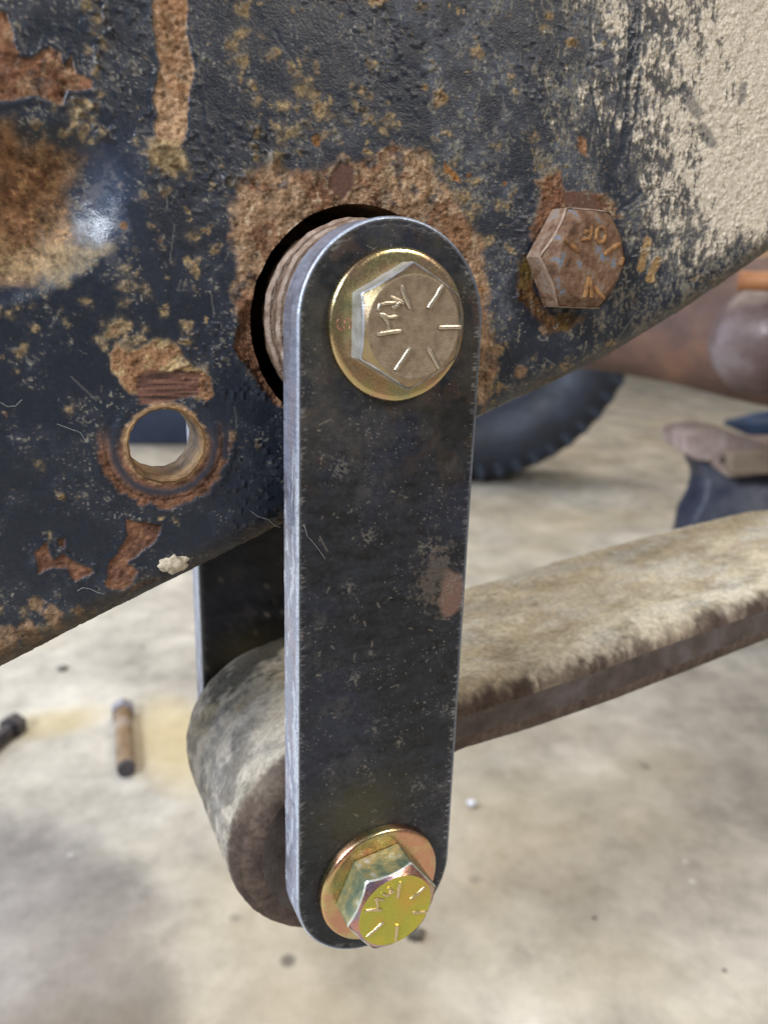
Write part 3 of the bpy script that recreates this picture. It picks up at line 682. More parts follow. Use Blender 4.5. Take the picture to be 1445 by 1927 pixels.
M_rmark = noise_mat("orange_rust_marks", [(0.06, 0.035, 0.025), (0.24, 0.11, 0.035), (0.36, 0.21, 0.09)], 520, 0.1, 0.8, 0.1, 0.5)
M_bright = zinc("worn_bright_edge", [(0.40, 0.40, 0.42), (0.58, 0.58, 0.60)], 0.34, 300, 0.2, metal=0.7)
M_bright2 = zinc("worn_pale_edge", [(0.52, 0.56, 0.50), (0.74, 0.74, 0.66)], 0.34, 300, 0.2, metal=0.7)
M_rflank = noise_mat("rusted_bolt_flank", [(0.07, 0.035, 0.02), (0.19, 0.105, 0.062), (0.29, 0.20, 0.145), (0.22, 0.21, 0.21)], 230, 0.15, 0.6, 0.12, 0.7, 900, pos=[0.3, 0.44, 0.56, 0.68])
M_redge = noise_mat("rusted_bolt_edge", [(0.16, 0.09, 0.05), (0.36, 0.26, 0.20)], 300, 0.15, 0.6, 0.1, 0.5)
M_shank = noise_mat("plain_steel_shank", [(0.2, 0.19, 0.17), (0.3, 0.28, 0.24)], 200, 0.8, 0.5)
ALLM = {}
def washer(c, y0, y1, R, mat, label, seg=160, ri=9.5):
    t = thing("flat_washer", (c[0], y1, c[1]), label, "washer", "flat washers under the bolt heads")
    lathe("washer_ring", [(ri, y1), (ri, y0 + 0.3), (ri + 0.2, y0 + 0.05), (R - 1.6, y0), (R - 0.75, y0 + 0.10), (R - 0.28, y0 + 0.42), (R, y0 + 1.0), (R, y1 - 0.35), (R - 0.3, y1), (ri, y1)], c, mat, t, seg,
          wob=lambda a, y: 0.0025 * math.sin(3 * a + 1) + 0.0015 * math.sin(11 * a))
    return t
M_edge = None
def hex_bolt(c, yb, yf, Rv, a0, label, mats, face_r, shank_r=8.5, shank_to=135, seg=132, under=0.0, worn=0.0, cham=1.25, dish=0.0):
    """hexagonal head: flanks as one mesh with a conical chamfer that ends in a round face"""
    t = thing("hex_bolt", (c[0], yb, c[1]), label, "bolt")
    ap = Rv * math.cos(math.pi / 6)
    ang = [2 * math.pi * k / seg for k in range(seg)]
    def hexr(a):
        b = ((a - a0) % (math.pi / 3)) - math.pi / 6
        r = ap / math.cos(b)
        return min(r, Rv * 0.994)
    rnd = random.Random(int(abs(c[1]) * 10))
    ph = [rnd.uniform(0, 6.28) for _ in range(4)]
    def cone_y(r):                       # the cone that trims the corners
        return yf + max(0.0, (r - face_r)) * cham * 0.55
    V = []; Fc = []
    def ringpts(fr, fy):
        return [(c[0] + fr(a) * math.cos(a), fy(a), c[1] + fr(a) * math.sin(a)) for a in ang]
    nick = lambda a: worn * (math.sin(9 * a + ph[0]) * 0.5 + math.sin(23 * a + ph[1]) * 0.3)
    rows = [ringpts(lambda a: hexr(a) * 0.985, lambda a: yb),
            ringpts(lambda a: hexr(a), lambda a: yb - 0.25)]
    for k in range(1, 7):
        rows.append(ringpts(lambda a: hexr(a), lambda a, k=k: (yb - 0.25) + (cone_y(hexr(a)) + 0.35 - yb + 0.25) * k / 6))
    for (dr, dy) in ((0.06, 0.16), (0.2, 0.04)):
        rows.append(ringpts(lambda a, dr=dr: hexr(a) - dr + nick(a) * 0.1, lambda a, dy=dy: cone_y(hexr(a)) + dy))
    V = [p for r_ in rows for p in r_]
    for i in range(len(rows) - 1):
        for k in range(seg):
            k2 = (k + 1) % seg; Fc.append((i * seg + k, i * seg + k2, (i + 1) * seg + k2, (i + 1) * seg + k))
    hd = mesh_obj("head", V, Fc, mats[1], t, True, 28)
    rw = [ringpts(lambda a: hexr(a) + 0.02, lambda a: cone_y(hexr(a)) + 0.42 + 0.10 * math.sin(17 * a + ph[2])), ringpts(lambda a: hexr(a) - 0.02, lambda a: cone_y(hexr(a)) + 0.13), ringpts(lambda a: hexr(a) - 0.24, lambda a: cone_y(hexr(a)) - 0.02),
          ringpts(lambda a: hexr(a) - 0.36 - 0.08 * math.sin(13 * a + ph[3]), lambda a: cone_y(hexr(a)) * 0.84 + yf * 0.16 + 0.015)]
    Vw = [p for r_ in rw for p in r_]; Fw = []
    for i in range(3):
        for k in range(seg):
            k2 = (k + 1) % seg; Fw.append((i * seg + k, i * seg + k2, (i + 1) * seg + k2, (i + 1) * seg + k))
    mesh_obj("worn_edge", Vw, Fw, mats[3], hd, True, 60)
    # chamfer ring: part of the head but with its own tint
    rows = [ringpts(lambda a: hexr(a) - 0.2, lambda a: cone_y(hexr(a)) + 0.04)]
    for k in range(1, 6):
        f = k / 5
        rows.append(ringpts(lambda a, f=f: (hexr(a) - 0.2) * (1 - f) + (face_r + 0.05) * f, lambda a, f=f: (cone_y(hexr(a)) + 0.04) * (1 - f) + (yf + 0.05) * f))
    V = [p for r_ in rows for p in r_]; Fc = []
    for i in range(len(rows) - 1):
        for k in range(seg):
            k2 = (k + 1) % seg; Fc.append((i * seg + k, i * seg + k2, (i + 1) * seg + k2, (i + 1) * seg + k))
    mesh_obj("chamfer", V, Fc, mats[2], hd, True, 28)
    prof = [(face_r + 0.05, yf + 0.05), (face_r - 0.25, yf - 0.03), (face_r - 0.55, yf + 0.0 + dish * 0.2), (face_r * 0.7, yf + dish * 0.7), (face_r * 0.35, yf + dish), (0.01, yf + dish)]
    lathe("face", prof, c, mats[0], hd, seg)
    lathe("shank", [(shank_r, yb), (shank_r, shank_to), (0.01, shank_to)], c, M_shank, t, 32)
    return t, hd
def raised(name, hd, c, y, pts, r, mat, flat=0.8, taper=None):
    """a raised stroke on a bolt face; pts in mm round the face centre"""
    P3 = [(c[0] + a, y, c[1] + b) for a, b in pts]
    n = len(P3)
    return tube(name, P3, r, mat, hd, 8, flat, True, taper or [0.6] + [1.0] * (n - 2) + [0.6] if n > 2 else [1, 1])
def radial(ang, r0, r1, n=5):
    a = math.radians(ang)
    return [(math.cos(a) * (r0 + (r1 - r0) * k / (n - 1)), math.sin(a) * (r0 + (r1 - r0) * k / (n - 1))) for k in range(n)]

CT = (0.25, 0.0); YT = -10.0
tb, th = hex_bolt(CT, -2.5, YT, 15.0, math.radians(90), "upper grade-marked hex bolt with a dull grey-brown face, through the top of the front plate", (M_head, M_side, M_cham, M_bright), 12.1, worn=0.5, dish=0.15)
# marks, placed from where the photo shows them on the face plane
def fpts(px, c, y): return [tuple((at_plane(u, v, 1, y)[[0, 2]] - np.array(c))) for u, v in px]
def stroke(name, hd, c, y, px, r, mat, label=None, flat=0.75):
    q = fpts(px, c, y)
    # resample
    out = []
    for i in range(len(q) - 1):
        for k in range(4): out.append(tuple(np.array(q[i]) * (1 - k / 4) + np.array(q[i + 1]) * k / 4))
    out.append(q[-1]); n = len(out)
    tp = [0.75] + [1.0] * (n - 2) + [0.75]
    P3 = [(c[0] + a, y, c[1] + b) for a, b in out]
    o = tube(name, P3, r, mat, hd, 10, flat, True, tp)
    if label: o['label'] = label
    return o
for px in ([(755, 537), (761, 556), (772, 580)], [(833, 536), (822, 557), (806, 580)], [(824, 616), (845, 615), (867, 615)], [(772, 655), (760, 674), (744, 697)], [(805, 655), (815, 672), (826, 693)], [(708, 629), (730, 625), (754, 622)]):
    stroke("grade_mark", th, CT, YT, px, 0.62, M_mark)
for px in ([(714, 590), (722, 596), (731, 608), (733, 621)], [(718, 590), (731, 597), (747, 595)], [(712, 585), (715, 573), (726, 570), (745, 569)], [(738, 580), (748, 574), (752, 568)], [(735, 558), (750, 565), (760, 571)]):
    stroke("letter", th, CT, YT, px, 0.5, M_mark)
washer(CT, -2.5, 0.0, 18.5, M_wash, "olive-gold zinc washer stamped S, under the upper bolt head")
ws = bpy.data.objects["flat_washer"]
sp = [(638, 600), (634, 607), (635, 616), (642, 622), (648, 619), (649, 611), (650, 604), (655, 600), (661, 604), (661, 612), (657, 619)]
M_stamp = zinc("pink_stamp", [(0.55, 0.22, 0.17), (0.6, 0.3, 0.2)], 0.3, 200)
q = [at_plane(u, v, 1, -2.5) for u, v in sp]
wr = [o for o in ws.children][0]
so = tube("stamped_letter", q, 0.16, M_stamp, wr, 6, 0.5); so['label'] = "stamped letter S"

CBt = (-0.2, -164.2); YB_ = -14.0
bb, bh = hex_bolt(CBt, -3.1, YB_, 14.5, math.radians(7), "lower grade-marked hex bolt with shiny olive-gold face, at the foot of the front plate", (M_head2, M_side2, M_cham2, M_bright2), 11.5, worn=0.5, dish=0.1)
for px in ([(753, 1660), (750, 1674), (748, 1690)], [(800, 1668), (788, 1680), (772, 1692)], [(803, 1715), (790, 1717), (775, 1717)], [(722, 1735), (708, 1748), (690, 1763)], [(747, 1740), (746, 1755), (744, 1770)], [(686, 1714), (700, 1712), (718, 1712)]):
    stroke("grade_mark", bh, CBt, YB_, px, 0.55, M_mark2)
for px in ([(706, 1690), (710, 1700), (710, 1709)], [(706, 1691), (716, 1693), (723, 1694)], [(719, 1681), (728, 1686), (736, 1680)], [(731, 1671), (736, 1676), (742, 1679)]):
    stroke("letter", bh, CBt, YB_, px, 0.48, M_mark2)
washer((0.3, -164.6), -3.1, 0.0, 19.2, M_wash2, "pink and gold zinc washer under the lower bolt head")

CR = (68.6, 19.1); YR = 11.9
ob, oh = hex_bolt(CR, YW - 0.6, YR, 16.0, 0.0, "old rust-covered hex bolt threaded into the frame rail, to the right of the shackle", (M_rbolt, M_rflank, M_rbolt, M_redge), 11.4, shank_to=60, worn=1.2, dish=0.0, cham=1.5)
for px in ([(1062, 450), (1074, 461), (1087, 473)], [(1166, 459), (1150, 468), (1136, 480)], [(1107, 520), (1104, 540), (1099, 560)], [(1108, 522), (1111, 542), (1112, 560)], [(1118, 540), (1126, 552), (1136, 563)], [(1167, 500), (1170, 490), (1171, 484)]):
    stroke("grade_mark", oh, CR, YR, px, 0.75, M_rmark)
stroke("letter", oh, CR, YR, [(1112, 424), (1112, 438), (1108, 450), (1093, 452)], 0.6, M_rmark, "raised letter F, upside down")
stroke("letter_bar", oh, CR, YR, [(1110, 437), (1101, 435), (1099, 441)], 0.55, M_rmark)
stroke("letter", oh, CR, YR, [(1129, 427), (1122, 434), (1121, 448), (1126, 457), (1135, 454), (1139, 442), (1136, 430), (1129, 427)], 0.62, M_rmark, "raised letter O")

# bushings between the plates, ribbed and dusty
M_bush = noise_mat("dusty_rusty_bushing", [(0.045, 0.024, 0.014), (0.15, 0.09, 0.055), (0.27, 0.20, 0.15)], 240, 0.1, 0.8, 0.1, 1.0, 900, stretch=(1, 4, 1))
t = thing("bushing", (0, TP, 0), "ribbed rusty bushing pressed between the front plate and the hole in the frame rail", "bushing")
M_ring = noise_mat("pale_rusty_ring", [(0.09, 0.05, 0.033), (0.24, 0.165, 0.12), (0.40, 0.32, 0.27)], 230, 0.1, 0.7, 0.1, 1.0, 900)
lathe("bushing_core", [(9, TP + 0.1), (22.6, TP + 0.1), (22.6, TP + 16), (22.0, 80), (9, 82)], (0, 0), M_rust_dark, t, 96)
yy_ = TP + 0.15
for i, (th2, rr2, mm) in enumerate([(2.2, 25.0, M_bush), (1.9, 25.7, M_ring), (2.4, 25.3, M_bush), (2.6, 26.2, M_ring), (3.2, 25.6, M_bush)]):
    lathe("ring", [(22.4, yy_), (rr2 - 0.7, yy_), (rr2, yy_ + 0.6), (rr2, yy_ + th2 - 0.5), (rr2 - 0.8, yy_ + th2), (22.4, yy_ + th2)], (-0.15 * i, 0.1), mm, t, 128, wob=lambda a, y, i=i: 0.007 * math.sin(5 * a + i * 2) + 0.005 * math.sin(17 * a + 3 * i) + 0.003 * math.sin(43 * a + i))
    yy_ += th2 + 0.75
t = thing("bushing", (0, TP, -LB), "dark bushing flange between the lower end of the front plate and the spring eye", "bushing")
M_bush2 = noise_mat("dark_rubber_bushing", [(0.02, 0.018, 0.017), (0.05, 0.04, 0.035)], 120, 0, 0.7)
lathe("bushing_body", [(9, TP + 0.1), (14, TP + 0.1), (15, TP + 1.5), (13, 14), (11, 15), (14, 98), (18, 99), (18, 111.5), (9, 111.8)], (-1, -LB + 1), M_bush2, t, 64)

# ------------------------------------------------------------------ leaf spring
EC = np.array([-0.5, -164.0]); ER = 38.5
lx = [-30, -12, 10, 40, 88, 122, 169, 220, 258, 285, 340, 460]; lz = [-138, -127.3, -122.5, -119.5, -115.0, -110.2, -104.5, -99.0, -95.8, -97.5, -110, -150]
bx_ = [40, 70, 106, 145, 188, 260, 340, 460]; bz = [-145.5, -144.3, -141, -136, -130, -121.5, -132, -172]
out = []
xt = np.concatenate([np.linspace(460, 40, 100), np.linspace(38, -8, 24)])
def smooth_i(x, a, b):
    xx = np.linspace(a[0], a[-1], 800); z = np.interp(xx, a, b); k = np.hanning(41); k /= k.sum()
    return np.interp(x, xx, np.convolve(np.pad(z, 20, mode='reflect', reflect_type='odd'), k, 'valid'))
for x in xt: out.append((x, smooth_i(x, lx, lz)))
for k in range(70):
    a = math.radians(104 + (374 - 104) * k / 69); out.append((EC[0] + ER * math.cos(a), EC[1] + ER * math.sin(a)))
out += [(38.0, -151.0)]
for x in np.linspace(41, 460, 100): out.append((x, smooth_i(x, bx_, bz)))
out = np.array(out)
# resample evenly with finer steps near the camera
seg_l = np.hypot(*(out - np.roll(out, 1, 0)).T)
nrm2 = np.roll(out, -1, 0) - np.roll(out, 1, 0); nrm2 /= np.linalg.norm(nrm2, axis=1)[:, None]; nrm2 = np.stack([nrm2[:, 1], -nrm2[:, 0]], 1) * -1
# orientation: outward
ctr = np.array([60, -130]);
if ((out[130] - EC) @ nrm2[130]) < 0: nrm2 = -nrm2
Yf0, Yb0, RE = 19.5, 98.5, 9.0
rows = []
for k in range(13):
    a = math.pi / 2 * k / 12; rows.append((-(RE * (1 - math.sin(a))), Yf0 + RE * (1 - math.cos(a))))
for k in range(1, 60): rows.append((0.0, Yf0 + RE + (Yb0 - Yf0 - 2 * RE) * k / 60))
for k in range(13):
    a = math.pi / 2 * (1 - k / 12); rows.append((-(RE * (1 - math.sin(a))), Yb0 - RE * (1 - math.cos(a))))
# dense outline
s0 = np.concatenate([[0], np.cumsum(np.hypot(*(out[1:] - out[:-1]).T))])
sd = np.linspace(0, s0[-1], 900)
O2 = np.stack([np.interp(sd, s0, out[:, 0]), np.interp(sd, s0, out[:, 1])], 1); N2 = np.stack([np.interp(sd, s0, nrm2[:, 0]), np.interp(sd, s0, nrm2[:, 1])], 1)
Pl = np.array([[(O2[i, 0] + N2[i, 0] * off, y, O2[i, 1] + N2[i, 1] * off) for i in range(len(O2))] for off, y in rows])
ul, vl = project(Pl)
a_ = (sd[None, :] * 5 + 0 * Pl[..., 1]).astype(np.float32); b_ = (Pl[..., 1] * 5).astype(np.float32)
L1 = fbm(a_ * 0.45, b_, 110, 5, 2, 0.62); L2 = fbm(a_ * 0.6, b_, 40, 5, 7, 0.65); L3 = fbm(a_, b_, 9, 3, 11, 0.6); L4 = fbm(a_, b_, 200, 3, 16)
top = ss(-0.1, 0.55, N2[:, 1])[None, :] + 0 * b_
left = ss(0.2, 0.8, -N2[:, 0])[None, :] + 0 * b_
frd = (Pl[..., 1] - Yf0)                                # distance from the front side
dirt = np.clip(top + 0.75 * left, 0, 1) * ss(0.0, 5.0, frd + 4 * (L2 - 0.5) + 4 * (L3 - 0.5) - 6.5 * left)
cl = np.zeros(Pl.shape, np.float32) + C(0.085, 0.060, 0.048)
cl *= (0.6 + 0.9 * L2)[..., None]
def ly2(mk, cc, op=1.0):
    global cl
    mk = np.clip(mk, 0, 1) * op; cl = cl * (1 - mk[..., None]) + cc * mk[..., None]
cl *= (1 + 0.35 * nzf(L3) * (frd < 12))[..., None]
ly2(ss(0.58, 0.66, L2) * (frd < 9) * ss(-0.2, 0.2, N2[:, 1])[None, :], C(0.22, 0.16, 0.12), 0.4)
ly2(dirt, C(0.37, 0.315, 0.225) * (1 + 0.22 * nzf(L1) + 0.26 * nzf(L2) + 0.22 * nzf(L3))[..., None])
ly2(dirt * ss(0.50, 0.64, L1), C(0.50, 0.44, 0.345), 0.5)
ly2(dirt * ss(0.52, 0.62, fbm(a_ * 0.6, b_, 70, 4, 22, 0.6)), C(0.26, 0.195, 0.115), 0.4)
ly2(dirt * ss(0.54, 0.66, fbm(a_ * 0.5, b_, 60, 5, 26, 0.68)), C(0.40, 0.39, 0.37), 0.35)
ly2(dirt * left * ss(0.38, 0.58, L1), C(0.22, 0.205, 0.195), 0.75)
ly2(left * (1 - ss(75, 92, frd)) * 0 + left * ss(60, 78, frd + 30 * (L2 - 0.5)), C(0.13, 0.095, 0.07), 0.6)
# thick pale crust along the front shoulder
ly2(dirt * (1 - ss(8, 22, frd)) * ss(0.38, 0.55, L2), C(0.58, 0.51, 0.39), 0.55)
# dark patch at the upper back of the eye
pt = np.exp(-(((ul - 420) / 60) ** 2 + ((vl - 1250) / 75) ** 2)) + np.exp(-(((ul - 500) / 50) ** 2 + ((vl - 1200) / 55) ** 2)) * 1.1
ly2(ss(0.30, 0.55, pt + 1.3 * (L2 - 0.5)), C(0.045, 0.041, 0.030), 0.92)
cl *= (1 - 0.30 * left * (frd > 2))[..., None]  # left side darkened in colour to offset the strong light on it
st = fbm(a_ * 0.5 + b_ * 0.35, b_ * 0.5 - a_ * 0.35, 26, 4, 35, 0.7)
ly2(left * ss(0.50, 0.64, st) * (dirt > 0.3), C(0.42, 0.36, 0.29), 0.6)
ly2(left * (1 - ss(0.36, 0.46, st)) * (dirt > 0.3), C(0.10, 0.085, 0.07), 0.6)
ly2(ss(0.1, 0.3, L4 - 0.5) * top, C(0.34, 0.28, 0.2), 0.3)
Hl = 1.2 * dirt * (L2 - 0.4) + 0.5 * (L3 - 0.5) + 0.3 * (L1 - 0.5)
Pl2 = Pl.copy(); Pl2[..., 0] += N2[None, :, 0] * Hl; Pl2[..., 2] += N2[None, :, 1] * Hl
spring = thing("leaf_spring", (EC[0], 60, EC[1]), "dirty tan leaf spring with rolled eye, passing behind the front shackle plate to the right", "leaf spring")
M_leaf = painted_mat("dirt_caked_spring_steel", 0.0, bump=0.8, bscale=900, vary=0.22, vscale=600)
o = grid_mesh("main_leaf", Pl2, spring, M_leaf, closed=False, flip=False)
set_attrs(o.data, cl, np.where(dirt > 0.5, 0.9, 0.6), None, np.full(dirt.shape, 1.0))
M_eye = noise_mat("dark_eye_side", [(0.035, 0.026, 0.023), (0.075, 0.055, 0.048), (0.11, 0.095, 0.095)], 90, 0.2, 0.55, 0.1, 0.5, 600)
q = Pl2[0]; Fc = [tuple(range(len(q)))]
mesh_obj("front_side", q, Fc, M_eye, spring, False)
q = Pl2[-1]; mesh_obj("rear_side", q, [tuple(range(len(q)))], M_eye, spring, False)

# ------------------------------------------------------------------ floor
ZF = -450.0
def floor_material():
    mt, N, L, Pn = new_mat("stained_concrete")
    tc = N.new('ShaderNodeTexCoord')
    def noise(scale, det, rough_=0.6, vec=None):
        n = N.new('ShaderNodeTexNoise'); n.inputs['Scale'].default_value = scale; n.inputs['Detail'].default_value = det; n.inputs['Roughness'].default_value = rough_
        L.new(vec or tc.outputs['Object'], n.inputs['Vector']); return n
    def ramp(inp, cols, pos):
        r = N.new('ShaderNodeValToRGB'); e = r.color_ramp.elements
        while len(e) < len(cols): e.new(0.5)
        for i in range(len(cols)): e[i].position = pos[i]
        for i in range(len(cols)): e[i].color = (*cols[i], 1)
        L.new(inp, r.inputs[0]); return r
    def mix(fac, a, b, mode='MIX'):
        x = N.new('ShaderNodeMix'); x.data_type = 'RGBA'; x.blend_type = mode
        if hasattr(fac, 'links'): L.new(fac, x.inputs[0])
        else: x.inputs[0].default_value = fac
        for s_, v_ in ((6, a), (7, b)):
            if hasattr(v_, 'links'): L.new(v_, x.inputs[s_])
            else: x.inputs[s_].default_value = (*v_, 1)
        return x.outputs[2]
    n1 = noise(7, 8, 0.65); n2 = noise(26, 8, 0.7); n3 = noise(2.2, 4)
    base = ramp(n1.outputs[0], [(0.29, 0.26, 0.22), (0.42, 0.38, 0.32), (0.57, 0.52, 0.44)], [0.32, 0.5, 0.68])
    blot = ramp(n2.outputs[0], [(0.35, 0.35, 0.35), (0.5, 0.5, 0.5), (0.62, 0.62, 0.62)], [0.30, 0.5, 0.72])
    c = mix(0.85, base.outputs[0], blot.outputs[0], 'OVERLAY')
    yel = ramp(n3.outputs[0], [(0, 0, 0), (1, 1, 1)], [0.50, 0.68])
    c = mix(yel.outputs[0], c, mix(0.35, c, (0.60, 0.48, 0.27)))
    # a cool soft shadow lower left, put into the slab colour with a drifting edge
    sep = N.new('ShaderNodeSeparateXYZ'); L.new(tc.outputs['Object'], sep.inputs[0])
    def dist(cx, cy, sx, sy, soft0, soft1, amp=0.35, nz=n1):
        a = N.new('ShaderNodeMath'); a.operation = 'SUBTRACT'; L.new(sep.outputs[0], a.inputs[0]); a.inputs[1].default_value = cx
        a2 = N.new('ShaderNodeMath'); a2.operation = 'DIVIDE'; L.new(a.outputs[0], a2.inputs[0]); a2.inputs[1].default_value = sx
        b = N.new('ShaderNodeMath'); b.operation = 'SUBTRACT'; L.new(sep.outputs[1], b.inputs[0]); b.inputs[1].default_value = cy
        b2 = N.new('ShaderNodeMath'); b2.operation = 'DIVIDE'; L.new(b.outputs[0], b2.inputs[0]); b2.inputs[1].default_value = sy
        p1 = N.new('ShaderNodeMath'); p1.operation = 'MULTIPLY'; L.new(a2.outputs[0], p1.inputs[0]); L.new(a2.outputs[0], p1.inputs[1])
        p2 = N.new('ShaderNodeMath'); p2.operation = 'MULTIPLY'; L.new(b2.outputs[0], p2.inputs[0]); L.new(b2.outputs[0], p2.inputs[1])
        s_ = N.new('ShaderNodeMath'); s_.operation = 'ADD'; L.new(p1.outputs[0], s_.inputs[0]); L.new(p2.outputs[0], s_.inputs[1])
        m_ = N.new('ShaderNodeMath'); m_.operation = 'MULTIPLY_ADD'; L.new(nz.outputs[0], m_.inputs[0]); m_.inputs[1].default_value = amp * 2; L.new(s_.outputs[0], m_.inputs[2])
        r = N.new('ShaderNodeMapRange'); r.interpolation_type = 'SMOOTHSTEP'; L.new(m_.outputs[0], r.inputs[0])
        r.inputs[1].default_value = soft0 + amp; r.inputs[2].default_value = soft1 + amp; r.inputs[3].default_value = 1; r.inputs[4].default_value = 0
        return r.outputs[0]
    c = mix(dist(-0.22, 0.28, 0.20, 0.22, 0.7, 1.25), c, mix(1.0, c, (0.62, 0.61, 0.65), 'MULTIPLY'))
    c = mix(dist(0.03, 0.555, 0.04, 0.09, 0.0, 1.9, 0.5, n1), c, mix(0.55, c, (0.52, 0.39, 0.16)))
    c = mix(dist(-0.085, 0.64, 0.06, 0.03, 0.0, 1.9, 0.5, n1), c, mix(0.5, c, (0.50, 0.38, 0.16)))
    # small dark pits and oil drips
    vo = N.new('ShaderNodeTexVoronoi'); vo.inputs['Scale'].default_value = 17; L.new(tc.outputs['Object'], vo.inputs['Vector'])
    pit = ramp(vo.outputs['Distance'], [(1, 1, 1), (0, 0, 0)], [0.05, 0.13])
    gate = ramp(noise(9, 2).outputs[0], [(0, 0, 0), (1, 1, 1)], [0.50, 0.60])
    pm = mix(1.0, pit.outputs[0], gate.outputs[0], 'MULTIPLY')
    c = mix(pm, c, mix(0.75, c, (0.10, 0.085, 0.075)))
    vo2 = N.new('ShaderNodeTexVoronoi'); vo2.inputs['Scale'].default_value = 30; L.new(tc.outputs['Object'], vo2.inputs['Vector'])
    wp = ramp(vo2.outputs['Distance'], [(1, 1, 1), (0, 0, 0)], [0.05, 0.12])
    wm = mix(1.0, wp.outputs[0], ramp(noise(12, 2).outputs[0], [(0, 0, 0), (1, 1, 1)], [0.52, 0.62]).outputs[0], 'MULTIPLY')
    c = mix(wm, c, mix(0.6, c, (0.85, 0.82, 0.76)))
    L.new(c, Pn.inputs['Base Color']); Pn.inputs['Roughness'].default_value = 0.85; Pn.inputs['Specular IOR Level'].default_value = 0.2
    b = N.new('ShaderNodeBump'); b.inputs['Strength'].default_value = 0.35; b.inputs['Distance'].default_value = 0.002
    L.new(noise(120, 6).outputs[0], b.inputs['Height']); L.new(b.outputs[0], Pn.inputs['Normal'])
    return mt
gx = np.linspace(-9000, 9000, 61); gy = np.linspace(-6000, 14000, 61)
GX, GY = np.meshgrid(gx, gy)
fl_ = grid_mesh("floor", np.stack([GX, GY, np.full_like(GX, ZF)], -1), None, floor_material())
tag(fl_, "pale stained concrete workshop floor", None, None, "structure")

# ------------------------------------------------------------------ things on the floor, far out of focus
M_tyre = noise_mat("dark_tyre_rubber", [(0.006, 0.007, 0.010), (0.012, 0.016, 0.027), (0.022, 0.032, 0.056)], 9, 0, 0.55, 0.1, 0.3)
M_blue = noise_mat("blue_plastic", [(0.012, 0.030, 0.075), (0.022, 0.055, 0.14)], 20, 0, 0.4, 0.05, 0.1)
M_navy = noise_mat("navy_enamel", [(0.012, 0.014, 0.026), (0.028, 0.032, 0.055), (0.085, 0.09, 0.11)], 16, 0.1, 0.5, 0.1, 0.2)
M_pinkr = noise_mat("pinkish_worn_steel", [(0.20, 0.13, 0.105), (0.33, 0.25, 0.22), (0.42, 0.34, 0.31)], 45, 0.2, 0.6, 0.1, 0.3)
M_tanbar = noise_mat("tan_steel_bar", [(0.16, 0.115, 0.08), (0.24, 0.18, 0.13)], 45, 0.1, 0.6)
M_red = noise_mat("red_brown_rust", [(0.045, 0.024, 0.018), (0.10, 0.052, 0.038), (0.17, 0.085, 0.05)], 14, 0.0, 0.75, 0.1, 0.5, 200)
M_cop = noise_mat("copper_brown_pipe", [(0.22, 0.08, 0.03), (0.38, 0.17, 0.07)], 30, 0.2, 0.5, 0.1, 0.2)
M_gcast = noise_mat("grey_brown_casting", [(0.06, 0.035, 0.03), (0.12, 0.08, 0.075), (0.24, 0.21, 0.22)], 12, 0.2, 0.42, 0.1, 0.4, 120)

M_tub = noise_mat("dark_blue_tub", [(0.012, 0.02, 0.045), (0.03, 0.045, 0.085)], 6, 0, 0.5, 0.05, 0.1)
def frame_from(fwd):
    f = np.array(fwd, float); f /= np.linalg.norm(f); up = np.array([0, 0, 1.0]); r = np.cross(f, up); r /= np.linalg.norm(r); u = np.cross(r, f)
    return np.stack([r, f, u], 1)
def xform(o_verts, R, c): return np.asarray(o_verts) @ R.T + np.array(c)

